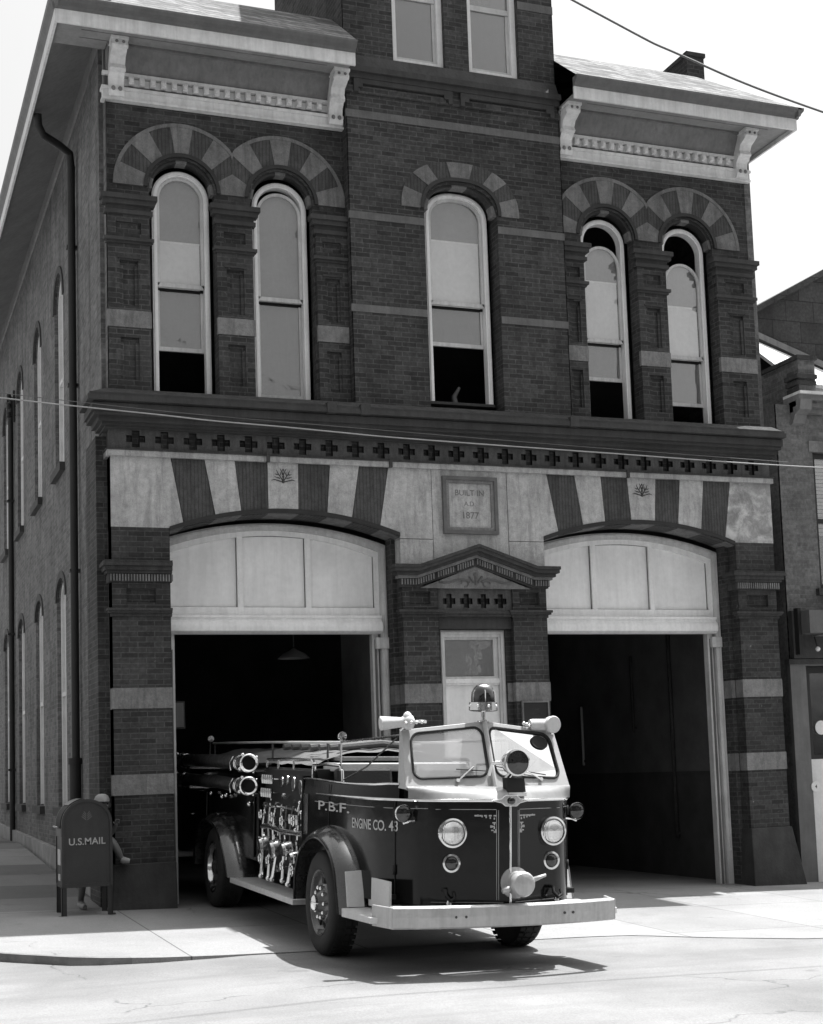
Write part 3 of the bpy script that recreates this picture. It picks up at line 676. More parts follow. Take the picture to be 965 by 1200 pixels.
# --- spandrel stones and voussoirs
AL = seg(2.12, 1.44, 4.39, .255); AR = seg(6.985, 1.445, 4.39, .255)
LT = [.71, 1.11, 1.48, 1.88, 2.27, 2.67, 3.05, 3.43]; LB = [.85, 1.23, 1.55, 1.88, 2.26, 2.62, 2.94, 3.30]
RT = [5.62, 6.02, 6.41, 6.80, 7.24, 7.61, 7.98, 8.40]; RB = [5.76, 6.12, 6.45, 6.84, 7.20, 7.55, 7.91, 8.28]
SP = MB(); ZT = 5.222
def stone(pts, m, y=0.0, d=.30): SP.prism(pts, 'y', y, y + d, m)
gp = .004
def slab(tl, tr, bl, br, arc, m, y):
    K = 6; pts = [(tl + gp, ZT), (tr - gp, ZT)] + [(br - gp + (bl + gp - br + gp) * k / K, arc(br - gp + (bl + gp - br + gp) * k / K)) for k in range(K + 1)]
    stone(pts, m, y)
for T, B, A in ((LT, LB, AL), (RT, RB, AR)):
    for k in range(7): slab(T[k], T[k + 1], B[k], B[k + 1], A, 'dark_vous' if k % 2 == 0 else 'spandrel', .004 if k % 2 == 0 else -.003)
def arcpts(A, a, b, K=5): return [(a + (b - a) * k / K, A(a + (b - a) * k / K)) for k in range(K + 1)]
stone([(0, ZT), (.71 - gp, ZT)] + arcpts(AL, .85 - gp, .68) + [(.68, 4.385), (0, 4.385)], 'spandrel', .0)
stone([(8.40 + gp, ZT), (9.05, ZT), (9.05, 4.385), (8.43, 4.385)] + arcpts(AR, 8.43, 8.28 + gp), 'peeled', .0)
stone([(3.43 + gp, ZT), (4.0, ZT), (4.0, 4.33), (3.56, 4.33)] + arcpts(AL, 3.56, 3.30 + gp), 'spandrel', 0)
stone([(4.008, ZT), (5.04, ZT), (5.04, 3.9), (4.008, 3.9)], 'spandrel', .002)
stone([(5.048, ZT), (5.62 - gp, ZT)] + arcpts(AR, 5.76 - gp, 5.54) + [(5.54, 4.33), (5.048, 4.33)], 'spandrel', 0)
SP.box(3.56, 4.0, .002, .29, 3.9, 4.322, 'spandrel'); SP.box(5.048, 5.54, .002, .29, 3.9, 4.322, 'spandrel')
SP.box(0.01, 9.04, .012, .06, 4.7, 5.2, 'brown')
SPO = SP.build('spandrel', ST)
# carved keystones
def flourish(cx, cz, s, y, mb, m):
    def cur(pts, r=.006):
        mb.tube([(cx + px * s, y, cz + pz * s) for px, pz in pts], [r * s * 1.2] + [r * s] * (len(pts) - 2) + [r * .4 * s], m, 6)
    for k in (-1, 1):
        cur([(0, -.3), (.15 * k, -.05), (.3 * k, .15), (.42 * k, .42)], .03); cur([(.3 * k, .15), (.42 * k, .12), (.52 * k, .18)], .03); cur([(.22 * k, .05), (.16 * k, .2), (.18 * k, .3)], .03)
        cur([(.05 * k, -.32), (.3 * k, -.25), (.55 * k, -.18), (.75 * k, -.24)], .03); cur([(.2 * k, -.1), (.4 * k, -.05), (.55 * k, .0)], .03)
        cur([(0.02 * k, .1), (.1 * k, .35), (.2 * k, .5)], .03)
    cur([(0, -.35), (0, 0), (0, .25)], .035)
    mb.ball((cx, y, cz - .3 * s), (.09 * s, .015, .1 * s), m, 10); mb.ball((cx, y, cz + .42 * s), (.05 * s, .012, .08 * s), m, 8); mb.ball((cx, y, cz), (.07 * s, .012, .07 * s), m, 8)
for cx in (2.075, 7.02):
    mb = MB(); flourish(cx, 5.05, .20, -.006, mb, 'dark_vous'); mb.build('keystone_carving', SPO)
# joints around the plaque stone
mb = MB(); mb.box(4.13, 4.90, -.03, -.001, 4.385, 5.15, 'cream')
mb.box(4.22, 4.81, -.032, -.03, 4.475, 5.06, 'black')
P = MB()
O = [(4.14, 4.40), (4.14, 5.14), (4.89, 5.14), (4.89, 4.40)]; I = [(4.185, 4.445), (4.185, 5.095), (4.845, 5.095), (4.845, 4.445)]; J = [(4.225, 4.485), (4.225, 5.055), (4.805, 5.055), (4.805, 4.485)]
ring(P, O + O[:1], I + I[:1], -.052, -.002, 'carve'); ring(P, I + I[:1], J + J[:1], -.034, -.002, 'stone')
pl = P.build('plaque', ST)
P = MB(); P.box(4.226, 4.804, -.012, -.0008, 4.486, 5.054, 'spandrel'); P.build('tablet', pl)
P = MB()
for t, z, sz in (('BUILT IN', 4.93, .105), ('A.D.', 4.79, .085), ('1877', 4.64, .12)):
    vs, fs = text_mb(t, sz, None); P.add([(4.515 + v.x, -.0125 - v.z * .5, z + v.y) for v in vs], fs, 'stone')
P.build('inscription', pl)
# --- piers of the ground floor
def pier(xa, xb, rl, rr, m='brick', plinth=True, capd=.0, worn=False):
    xr_ = xb if rr else xb + .012
    mb = MB(); c = (xa + xb) / 2; hw = min(.17, (xb - xa) * .29)
    ops = [opening(c - hw, c + hw, 3.50, 3.665, 0, .05)]
    wall(mb, xa, xb, .3, 3.74, 0, .05, ops, m, rm='brown'); mb.box(c - hw, c + hw, .05, .06, 3.5, 3.665, m)
    z1 = 4.385
    if plinth: wall(mb, xa, xb, 3.74, z1, 0, .05, [], m)
    mb.box(xa, xa + .004, 0, .22, .3, z1 if plinth else 3.9, m); mb.box(xb - .004, xb, 0, .22, .3, z1 if plinth else 3.9, m)
    # stepped reveal towards each opening
    o = mb.build('pier', ST)
    for z0, z1_ in ((2.265, 2.505), (1.275, 1.51)): mb = MB(); mb.box(xa - .006, xb + .006, -.008, .17, z0, z1_, 'stone'); mb.build('stone_band', o)
    mb = MB(); course(mb, xa, xr_, 0, [(3.335, 3.375, .015), (3.375, 3.40, .045), (3.40, 3.43, .06)], 'brown_l', rl, rr, .06)
    mb.build('neck_moulding', o)
    if plinth:
        mb = MB(); course(mb, xa, xr_, 0, [(3.835, 3.87, .06), (3.87, 3.92, .085), (3.92, 3.96, .11), (3.96, 3.985, .095)], 'brown_l', rl, rr, .2)
        course(mb, xa, xr_, 0, [(3.735, 3.835, .035)], 'brown_l', rl, rr, .2)
        n = int((xb - xa + .07) / .034)
        for i in range(n):
            x = xa - .03 + (xb - xa + .06) * (i + .2) / n; mb.box(x, x + .017, -.055, -.035, 3.745, 3.825, 'stone' if i % 7 else 'carve')
        mb.build('capital', o)
        mb = MB(); f = .07
        zb = -.03 * xa - .12
        mb.hexa([(xa - f * rl, -.1 - f * .6, zb), (xb + f * 2.2 * rr, -.1 - f * .6, zb), (xb + f * 2.2 * rr, .38, zb), (xa - f * rl, .38, zb), (xa - .012 * rl, -.035, .50), (xb + .012, -.035, .50), (xb + .012, .38, .50), (xa - .012, .38, .50)], 'plinth')
        mb.build('plinth', o, bevel=.012)
    return o
pier(0, .68, 1, 0); pier(8.43, 9.05, 1, 1, 'brick_worn')
DP = empty('door_surround', (0, 0, 0)); DP.parent = ST
for a, b in ((3.56, 4.04), (5.06, 5.54)):
    p = pier(a, b, 1, 1, plinth=False); p.parent = ST
    mb = MB(); mb.hexa([(a - .04, -.10, -.4), (b + .04, -.10, -.4), (b + .04, .3, -.4), (a - .04, .3, -.4), (a - .01, -.03, .5), (b + .01, -.03, .5), (b + .01, .3, .5), (a - .01, .3, .5)], 'plinth'); mb.build('plinth', p)
bpy.data.objects.remove(DP)
# brick reveals of the garage bays: second step back to the door frame
for (xa, xb), (xc, xd) in zip(((.68, .72), (3.50, 3.56), (5.54, 5.60), (8.37, 8.43)), ((.60, .679), (3.561, 3.62), (5.48, 5.539), (8.431, 8.50))):
    mb = MB(); mb.box(xa + .001, xb - .001, .2, .395, -.4, 4.42, 'brick'); mb.box(xc, xd, .22, .396, -.4, 4.36, 'brick'); o = mb.build('bay_reveal', ST)
    for z0, z1_ in ((2.265, 2.505), (1.275, 1.51)): mb = MB(); mb.box(xa, xb + .001, .195, .39, z0, z1_, 'stone'); mb.build('stone_band', o)
# arch soffit with alternating blocks
for A, c, h, T in ((AL, 2.12, 1.44, LB), (AR, 6.985, 1.445, RB)):
    mb = MB(); xs = [c - h] + T + [c + h]
    for k in range(len(xs) - 1):
        light = k % 2 == 0; m = 'arch_light' if light else 'arch_dark'; K = 4
        a, b = xs[k], xs[k + 1]
        for j in range(K):
            p, q = a + (b - a) * j / K, a + (b - a) * (j + 1) / K
            mb.hexa([(p, .02, A(p) - .05), (q, .02, A(q) - .05), (q, .40, A(q) - .05), (p, .40, A(p) - .05), (p, .02, A(p) + .0), (q, .02, A(q) + .0), (q, .40, A(q) + .12), (p, .40, A(p) + .12)], m)
    for j in range(24):   # dark roll on the front edge
        p, q = c - h + 2 * h * j / 24, c - h + 2 * h * (j + 1) / 24
        mb.hexa([(p, -.012, A(p) - .04), (q, -.012, A(q) - .04), (q, .02, A(q) - .04), (p, .02, A(p) - .04), (p, -.012, A(p) + .012), (q, -.012, A(q) + .012), (q, .02, A(q) + .012), (p, .02, A(p) + .012)], 'roll')
    mb.build('bay_arch', ST)
# --- garage door heads and frames
def bay_frame(c, h, A):
    """white frame at y=.40: segmental head, three panels, roller beam, jambs"""
    y = .40; mb = MB(); N = 24; hh = h
    hd = seg(c, hh, 4.30, .24)
    def head(off, inset): return [(c - hh + inset + 2 * (hh - inset) * k / N, hd(c - hh + (2 * hh) * k / N) - off) for k in range(N + 1)]
    O = [(c - hh, -.3)] + head(0, 0) + [(c + hh, -.3)]; I = [(c - hh + .09, -.3)] + head(.085, .09) + [(c + hh - .09, -.3)]
    ring(mb, O, I, y, y + .12, 'white2')
    O2 = [(c - hh + .02, .2)] + head(.02, .02) + [(c + hh - .02, .2)]; I2 = [(c - hh + .045, .2)] + head(.045, .045) + [(c + hh - .045, .2)]
    ring(mb, O2, I2, y - .02, y, 'white2')
    O3 = [(c - hh + .091, 3.4)] + head(.086, .091) + [(c + hh - .091, 3.4)]; I3 = [(c - hh + .15, 3.4)] + head(.145, .15) + [(c + hh - .15, 3.4)]
    ring(mb, O3, I3, y + .03, y + .12, 'white')
    fr = mb.build('bay_door_frame', ST)
    mb = MB(); mb.box(c - hh + .151, c + hh - .151, y + .03, y + .10, 3.405, 3.50, 'white')
    third = (2 * hh - .3) / 3
    for k in (1, 2):
        x = c - hh + .15 + third * k; z = hd(x) - .12; mb.box(x - .035, x + .035, y + .04, y + .10, 3.50, z, 'white')
    mb.build('glazing_bars', fr)
    for k in range(3):
        a = c - hh + .15 + third * k + (.037 if k else .002); b = c - hh + .15 + third * (k + 1) - (.037 if k < 2 else .002)
        mb = MB(); pts = [(a, 3.502), (b, 3.502)] + [(b + (a - b) * j / 6, hd(b + (a - b) * j / 6) - .146) for j in range(7)]
        mb.prism(pts, 'y', y + .085, y + .10, 'panel')
        mb.build('transom_panel', fr)
        mb = MB()
        for (p, q) in zip(pts, pts[1:] + pts[:1]):
            mb.tube([(p[0], y + .08, p[1]), (q[0], y + .08, q[1])], .007, 'crown', 6)
        mb.build('putty_line', fr)
    mb = MB(); mb.prism([(y + .1, 3.17), (y - .03, 3.17), (y - .075, 3.20), (y - .085, 3.25), (y - .07, 3.30), (y - .03, 3.335), (y - .03, 3.36), (y - .05, 3.365), (y - .05, 3.395), (y + .1, 3.395)], 'x', c - hh + .091, c + hh - .091, 'white', smooth=True)
    mb.build('door_beam', fr)
    for s_ in (-1, 1):
        mb = MB(); x = c + s_ * (hh - .155); mb.box(x - .04, x + .04, y + .05, y + .16, -.3, 3.169, 'white2'); mb.box(x - .012 , x + .012, y + .03, y + .05, -.3, 3.1, 'crown')
        q = c + s_ * (hh - .045); mb.box(min(q - .05, x - .01), max(q + .05, x + .01), y - .03, y + .051, 2.98, 3.12, 'white2')
        mb.build('door_track', fr)
bay_frame(2.055, 1.445, AL); bay_frame(6.91, 1.47, AR)
# --- pediment and entrance
mb = MB(); yf = -.0
def rake(dz0, dz1, p, m, x0=3.75, x1=5.36, xc=4.555, rise=.27, ex=.30):
    # horizontal ends plus the two rakes as one bent strip
    xs = [(3.56 - p * .8, 0), (x0, 0), (xc, rise), (x1, 0), (5.54 + p * .8, 0)]
    for (a, za), (b, zb) in zip(xs, xs[1:]):
        mb.hexa([(a, yf - p, za + dz0), (b, yf - p, zb + dz0), (b, yf + .05, zb + dz0), (a, yf + .05, za + dz0), (a, yf - p, za + dz1), (b, yf - p, zb + dz1), (b, yf + .05, zb + dz1), (a, yf + .05, za + dz1)], m)
rake(3.715, 3.735, .03, 'brown_l'); rake(3.735, 3.82, .045, 'brown_l'); rake(3.82, 3.855, .08, 'stone'); rake(3.855, 3.90, .12, 'brown'); rake(3.90, 3.945, .165, 'brown'); rake(3.945, 3.985, .18, 'brown_l')
for (a, za), (b, zb) in zip([(3.53, 0), (3.75, 0), (4.555, .27), (5.36, 0)], [(3.75, 0), (4.555, .27), (5.36, 0), (5.57, 0)]):
    n = max(3, int((b - a) / .033))
    for i in range(n):
        if i % 8 == 7: continue
        x = a + (b - a) * (i + .5) / n; z = za + (zb - za) * (i + .5) / n; mb.box(x - .008, x + .009, -.066, -.045, z + 3.742, z + 3.812, 'stone')
PD = mb.build('pediment', ST)
mb = MB(); mb.prism([(3.80, 3.705), (5.31, 3.705), (4.555, 3.985)], 'y', -.015, .04, 'stone'); mb.build('tympanum', PD)
mb = MB()
for k in (-1, 1):
    mb.tube([(4.555 + k * u, -.02, 3.76 + w) for u, w in ((.08, .03), (.16, .06), (.26, .05), (.36, .02), (.44, .015), (.50, .03))], .014, 'carve', 6)
    mb.tube([(4.555 + k * (.15 + .05 * cos(t)), -.02, 3.765 + .04 * sin(t)) for t in [i * .7 for i in range(8)]], .009, 'carve', 6)
    mb.tube([(4.555 + k * .03, -.02, 3.78), (4.555 + k * .09, -.02, 3.86)], .012, 'carve', 6)
mb.tube([(4.555, -.02, 3.75), (4.555, -.02, 3.90)], .014, 'carve', 6); mb.ball((4.555, -.02, 3.88), (.03, .01, .03), 'carve')
mb.build('tympanum_carving', PD)
mb = MB(); ops = []
for i in range(4):
    c = 4.20 + i * .235; ops += [opening(c - .035, c + .035, 3.46, 3.64), opening(c - .085, c - .0351, 3.51, 3.585), opening(c + .0351, c + .085, 3.51, 3.585)]
wall(mb, 4.04, 5.06, 3.42, 3.72, .03, .05, ops, 'frieze', rm='black'); mb.box(4.04, 5.06, .08, .1, 3.42, 3.72, 'brick')
mb.box(4.0405, 5.0595, .0, .1, 3.35, 3.385, 'brown_l'); mb.box(4.0405, 5.0595, -.02, .1, 3.385, 3.42, 'brown_l'); mb.box(4.0405, 5.0595, .06, .16, 3.20, 3.35, 'brown')
wall(mb, 4.041, 5.059, -.3, 3.2, .10, .1, [opening(4.09, 4.985, -.3, 3.19)], 'brick')
for z0, z1_ in ((2.265, 2.505), (1.275, 1.51)): mb.box(4.99, 5.058, .09, .12, z0, z1_, 'stone')
mb.build('entrance_surround', ST)
mb = MB(); O = [(4.09, -.3), (4.09, 3.185), (4.985, 3.185), (4.985, -.3)]; I = [(4.16, -.3), (4.16, 3.10), (4.90, 3.10), (4.90, -.3)]
ring(mb, O, I, .14, .24, 'white2'); O = [(4.11, -.3), (4.11, 3.165), (4.965, 3.165), (4.965, -.3)]; I = [(4.13, -.3), (4.13, 3.14), (4.93, 3.14), (4.93, -.3)]; ring(mb, O, I, .125, .14, 'white2')
mb.box(4.16, 4.90, .15, .24, 2.49, 2.57, 'white'); mb.box(4.16, 4.90, .135, .15, 2.515, 2.545, 'white')
for z0, z1_, nm in ((2.57, 3.10, 1),):
    O = [(4.161, z0), (4.161, z1_), (4.899, z1_), (4.899, z0)]; I = [(4.165, z0 + .03), (4.165, z1_ - .03), (4.84, z1_ - .03), (4.84, z0 + .03)]; ring(mb, O + O[:1], I + I[:1], .17, .22, 'white2')
ED = mb.build('entrance_door', ST)
mb = MB(); mb.box(4.165, 4.84, .20, .205, 2.60, 3.07, 'glass'); mb.build('pane', ED); mb = MB(); mb.box(4.163, 4.86, .208, .212, 2.58, 3.095, 'house_white'); mb.build('shade', ED)
mb = MB(); mb.box(4.161, 4.899, .18, .23, -.3, 2.489, 'panel'); mb.box(4.25, 4.81, .17, .18, .5, 1.2, 'white2'); mb.build('door_leaf', ED)
# notice frame on the pier
mb = MB(); O = [(5.12, 1.86), (5.12, 2.265), (5.50, 2.265), (5.50, 1.86)]; I = [(5.14, 1.88), (5.14, 2.245), (5.48, 2.245), (5.48, 1.88)]; ring(mb, O + O[:1], I + I[:1], -.045, -.008, 'stone')
nb = mb.build('notice_board'); tag(nb, 'small dark framed notice mounted on the brick pier between entrance and open dark bay', 'notice board')
mb = MB(); mb.box(5.14, 5.48, -.03, -.01, 1.88, 2.245, 'pipe'); mb.build('notice_panel', nb)
for z, w in ((2.15, .10), (2.09, .16), (2.0, .05)):
    mb = MB(); mb.box(5.31 - w / 2, 5.31 + w / 2, -.0308, -.0302, z + .004, z + .008, 'brown_l'); x = 5.31 - w / 2
    while x < 5.31 + w / 2: mb.box(x, x + .012, -.032, -.03, z, z + .02, 'brown_l'); x += .022
    mb.build('notice_line', nb)
# --- side wall (left) with arched windows
SY = [4.587, 7.37, 10.16, 12.95]; hw_s = .50
ops = []
for y in SY:
    ops.append(opening(y - hw_s, y + hw_s, 5.98, arcf(y, hw_s, 8.43, .46), 16)); ops.append(opening(y - hw_s, y + hw_s, 1.10, arcf(y, hw_s, 4.08, .30), 16))
mb = MB(); wall(mb, .072, 15, .25, 10.7, .0, .16, ops, 'brick_side', axis='x')
wall(mb, .0, .0719, .25, 5.3, .0, .16, [], 'brick', axis='x'); wall(mb, .0, .0719, 5.9, 10.6, .0, .16, [], 'brick', axis='x')
SW = mb.build('side_wall', ST)
mb = MB()
mb.box(-.05, .0, .25, 1.05, 5.3, 10.3, 'brick_side'); mb.box(-.13, .0, .24, 1.05, -.1, 5.5, 'brick')    # corner buttress strip
mb.box(-.03, 0, 1.05, 2.2, .0, 10.3, 'brick_side')
mb.build('corner_strip', SW)
mb = MB()
mb.hexa([(-.07, .30, -.1), (.0, .30, -.1), (.0, 15, -.1), (-.07, 15, -.1), (-.07, .30, .42), (.0, .30, .42), (.0, 15, .70), (-.07, 15, .70)], 'found')
mb.build('foundation', SW)
for y in SY:
    for lo in (0, 1):
        zb, zs, r = (5.98, 8.43, .46) if not lo else (1.10, 4.08, .30)
        f = MB(); X = .055
        pts = path_ring(y, hw_s - .002, zs, r, 2, 16, zb); pin = path_ring(y, hw_s - .09, zs, r - .08, 2, 16, zb + .02)
        for i in range(len(pts) - 1):
            a, b, c, d = pts[i], pts[i + 1], pin[i + 1], pin[i]
            f.add([(X, a[0], a[1]), (X, b[0], b[1]), (X, c[0], c[1]), (X, d[0], d[1]), (X + .06, d[0], d[1]), (X + .06, c[0], c[1])], [(0, 1, 2, 3), (3, 2, 5, 4)], 'sframe')
        f.box(X, X + .05, y - hw_s + .08, y + hw_s - .08, (zb + zs) / 2 + .1, (zb + zs) / 2 + .16, 'sframe'); f.box(X, X + .05, y - .02, y + .02, zb, zs + r - .08, 'sframe')
        w = f.build('side_window', SW)
        f = MB(); f.prism([(p[0], p[1]) for p in pin], 'x', X + .03, X + .034, 'glass'); f.build('pane', w)
        f = MB(); f.prism([(p[0], p[1]) for p in pin], 'x', X + .09, X + .094, 'shade_g'); f.build('shade', w)
        f = MB(); f.box(-.075, .1, y - hw_s - .06, y + hw_s + .06, zb - .12, zb - .003, 'sill'); f.build('sill', w)
        f = MB(); o1 = path_ring(y, hw_s + .10, zs, r + .10, 2, 16); i1 = path_ring(y, hw_s, zs, r, 2, 16)
        for i in range(16):
            a, b, c, d = o1[i], o1[i + 1], i1[i + 1], i1[i]
            f.hexa([(-.02, a[0], a[1]), (-.02, b[0], b[1]), (-.02, c[0], c[1]), (-.02, d[0], d[1]), (.03, a[0], a[1]), (.03, b[0], b[1]), (.03, c[0], c[1]), (.03, d[0], d[1])], 'sill')
        f.build('window_hood', w)
# downspouts
def downspout(pts, r):
    mb = MB(); mb.tube(pts, r, 'pipe', 10)
    for z in (1.7, 4.2, 6.7, 8.6): 
        if pts[-1][2] < z: 
            mb.box(-r * 2.6, -.0, pts[-1][1] - .05, pts[-1][1] + .05, z, z + .04, 'pipe')
    return mb.build('downspout', SW)
downspout([(-.56, 2.05, 10.19), (-.55, 2.08, 10.05), (-.48, 2.16, 9.96), (-.25, 2.36, 9.93), (-.10, 2.48, 9.88), (-.075, 2.52, 9.7), (-.075, 2.55, 9.4), (-.075, 2.62, 1.75), (-.075, 2.62, .2)], .052)
mb = MB(); mb.tube([(-.085, 2.62, 1.72), (-.085, 2.62, .15)], .075, 'pipe', 12); mb.tube([(-.085, 2.62, 1.68), (-.085, 2.62, 1.76)], .09, 'pipe', 12); mb.build('drain_sleeve', SW)
downspout([(-.06, 11.1, 8.6), (-.06, 11.35, 8.2), (-.06, 11.35, .4)], .05)
mb = MB()   # insulator rack with cables at the far end of the side wall
for k in range(3):
    z = 8.62 - k * .17
    mb.tube([(.0, 11.0, z), (-.14, 11.0, z)], .012, 'pipe', 8); mb.lathe((-.12, 11.0, z - .05), (0, 0, 1), [(0, .02), (.0, .045), (.03, .05), (.05, .03), (.07, .045), (.1, .035), (.1, 0)], 'pipe', 12)
mb.tube([(-.03, 11.0, 8.75), (-.03, 11.0, 8.15)], .02, 'pipe', 8)
ir = mb.build('insulator_rack', SW)
# --- rear, right wall, inside
for k, (py, z0, z1) in enumerate(((5.2, 1.42, 2.40), (3.4, 1.9, 3.1), (2.2, .3, 4.4), (7.5, 1.3, 2.2))):
    mb = MB(); mb.tube([(8.56, py, z0), (8.56, py, z1)], .022 if k != 2 else .03, 'white2' if k == 0 else 'brown_l', 8); mb.box(8.56, 8.60, py - .03, py + .03, z0 + .05, z0 + .09, 'brown_l'); mb.build('wall_pipe', ST)

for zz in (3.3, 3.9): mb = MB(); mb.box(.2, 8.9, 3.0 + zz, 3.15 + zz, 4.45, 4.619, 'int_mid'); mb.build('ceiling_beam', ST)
mb = MB(); mb.box(8.95, 9.05, .06, 15, -.6, 10.6, 'brick_side'); mb.build('right_wall', ST)
mb = MB(); mb.box(0.02, 9.04, 14.9, 15, -.5, 10.6, 'brick_side'); mb.build('rear_wall', ST)
mb = MB()
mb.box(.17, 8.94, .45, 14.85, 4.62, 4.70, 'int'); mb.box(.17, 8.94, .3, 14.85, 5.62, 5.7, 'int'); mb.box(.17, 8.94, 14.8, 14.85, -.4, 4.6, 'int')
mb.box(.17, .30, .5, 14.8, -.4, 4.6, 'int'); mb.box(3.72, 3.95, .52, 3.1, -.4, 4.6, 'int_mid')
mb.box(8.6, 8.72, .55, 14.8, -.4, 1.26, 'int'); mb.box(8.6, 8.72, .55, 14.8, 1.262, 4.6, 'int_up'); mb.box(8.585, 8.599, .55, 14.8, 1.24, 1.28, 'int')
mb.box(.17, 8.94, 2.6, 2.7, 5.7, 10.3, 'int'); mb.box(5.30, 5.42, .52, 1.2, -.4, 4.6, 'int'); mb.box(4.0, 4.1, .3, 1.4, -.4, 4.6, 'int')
mb.build('interior_walls', ST)
mb = MB(); mb.lathe((3.27, 4.0, 3.30), (0, 0, -1), [(0, .02), (.03, .06), (.08, .17), (.15, .24), (.15, .235), (.09, .16), (.04, .05)], 'plate_w', 24); 
pl = mb.build('pendant_lamp'); tag(pl, 'unlit enamel dome lamp hanging in the dark above the fire engine', 'lamp')
mb = MB(); mb.tube([(3.27, 4.0, 3.30), (3.27, 4.0, 4.62)], .01, 'wire', 6); mb.build('cord', pl)
mb = MB(); mb.box(.42, 1.01, .9, .94, 2.05, 2.39, 'brown_l'); mb.box(.44, .99, .885, .899, 2.07, 2.37, 'crown')
# dim board hung on the left wall inside
o = mb.build('wall_board'); tag(o, 'dim rectangular board just inside the bay that holds the fire engine', 'board')
mb = MB(); mb.box(.301, .46, .9405, .97, 2.1, 2.3, 'pipe'); mb.build('board_bracket', o)
EXPOSURE = 1.15
# ------------------------------------------------------------------ neighbour on the right
NB = empty('row_house'); tag(NB, 'lower brick row house beside the firehouse with white door panel and blinds', 'house')
mb = MB()
wall(mb, 9.40, 14.5, -.7, 6.45, .30, .15, [opening(9.66, 10.62, -.6, 2.70), opening(10.0, 10.95, 3.80, 5.78), opening(11.9, 12.8, 3.80, 5.78), opening(11.7, 13.0, .6, 2.7)], 'brick_nb', rm='brick_nb')
mb.box(9.40, 9.42, .30, 9, -.7, 6.45, 'brick_nb'); mb.box(9.42, 14.5, 8.8, 9, -.7, 6.45, 'brick_nb'); mb.box(14.45, 14.5, .3, 9, -.7, 6.45, 'brick_nb'); mb.box(9.5, 14.4, .8, .85, -.6, 6.4, 'int')
mb.build('wall', NB)
mb = MB()
mb.box(9.72, 10.0, .12, .40, 6.45, 7.08, 'brick_side'); mb.box(9.69, 10.03, .09, 8.8, 7.08, 7.14, 'brown_l'); mb.box(9.72, 9.98, .40, 8.8, 6.45, 7.08, 'brick_side')
for k in range(3): mb.box(9.70 - .02 * k, 10.0, .13 - .03 * k, .4, 6.62 + .09 * k, 6.68 + .09 * k, 'brown_l')
mb.build('party_wall', NB)
mb = MB()
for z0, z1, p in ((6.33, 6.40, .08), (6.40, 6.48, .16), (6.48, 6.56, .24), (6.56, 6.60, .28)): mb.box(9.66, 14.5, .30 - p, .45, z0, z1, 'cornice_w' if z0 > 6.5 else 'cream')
mb.box(9.98, 14.5, .3, .4, 6.6, 6.72, 'cream')
mb.prism([(.31, 6.15), (.24, 6.17), (.18, 6.28), (.05, 6.34), (.02, 6.48), (.31, 6.48)], 'x', 9.66, 9.86, 'cream')
mb.build('cornice', NB)
mb = MB(); mb.hexa([(9.98, .5, 6.80), (14.5, .5, 6.60), (13.0, 2.88, 7.48), (10.3, 2.88, 8.34), (9.98, .5, 6.86), (14.5, .5, 6.66), (13.0, 2.88, 7.54), (10.3, 2.88, 8.40)], 'roofmetal'); mb.hexa([(14.5, .5, 6.60), (14.5, 2.88, 7.0), (13.001, 2.88, 7.48), (14.0, .51, 6.62), (14.5, .5, 6.66), (14.5, 2.88, 7.06), (13.001, 2.88, 7.54), (14.0, .51, 6.68)], 'roofmetal'); mb.build('roof', NB)
for x0, x1, z0, z1 in ((10.0, 10.95, 3.8, 5.78), (11.9, 12.8, 3.8, 5.78), (11.7, 13.0, .6, 2.7)):
    mb = MB(); O = [(x0, z0), (x0, z1), (x1, z1), (x1, z0)]; I = [(x0 + .07, z0 + .07), (x0 + .07, z1 - .07), (x1 - .07, z1 - .07), (x1 - .07, z0 + .07)]; ring(mb, O + O[:1], I + I[:1], .36, .44, 'pipe')
    mb.box(x0 + .07, x1 - .07, .37, .42, (z0 + z1) / 2 - .03, (z0 + z1) / 2 + .03, 'pipe'); w = mb.build('window', NB)
    mb = MB(); mb.box(x0 - .06, x1 + .06, .285, .33, z1 + .002, z1 + .16, 'stone'); mb.build('lintel', w); mb = MB(); mb.box(x0 - .08, x1 + .08, .22, .34, z0 - .10, z0 - .002, 'brown'); mb.build('sill', w)
    mb = MB(); mb.box(x0 + .07, x1 - .07, .40, .405, z0 + .07, z1 - .07, 'glass'); mb.build('pane', w)
    mb = MB(); zz = z1 - .1
    while zz > z0 + (.8 if z0 > 3 else .2): mb.box(x0 + .075, x1 - .075, .43, .445, zz - .045, zz, 'shade_w'); zz -= .055
    mb.build('blind', w)
mb = MB(); O = [(9.36, -.6), (9.36, 2.72), (10.9, 2.72), (10.9, -.6)]; I = [(9.62, -.6), (9.62, 2.70), (10.66, 2.70), (10.66, -.6)]; ring(mb, O, I, .23, .30, 'crown'); mb.box(9.33, 10.93, .20, .31, 2.72, 2.79, 'brown_l')
df = mb.build('door_frame', NB)
mb = MB(); mb.box(9.665, 10.615, .36, .40, -.5, 1.39, 'house_white'); O = [(9.665, 1.391), (9.665, 2.69), (10.615, 2.69), (10.615, 1.391)]; I = [(9.76, 1.45), (9.76, 2.6), (10.52, 2.6), (10.52, 1.45)]; ring(mb, O + O[:1], I + I[:1], .36, .40, 'pipe'); d = mb.build('door', NB)
mb = MB(); mb.box(9.76, 10.52, .38, .385, 1.45, 2.6, 'glass'); mb.build('pane', d); mb = MB(); mb.lathe((9.90, .355, 1.83), (0, -1, 0), [(0, .10), (.01, .10), (.012, 0)], 'house_white', 20, False); mb.build('round_notice', d)
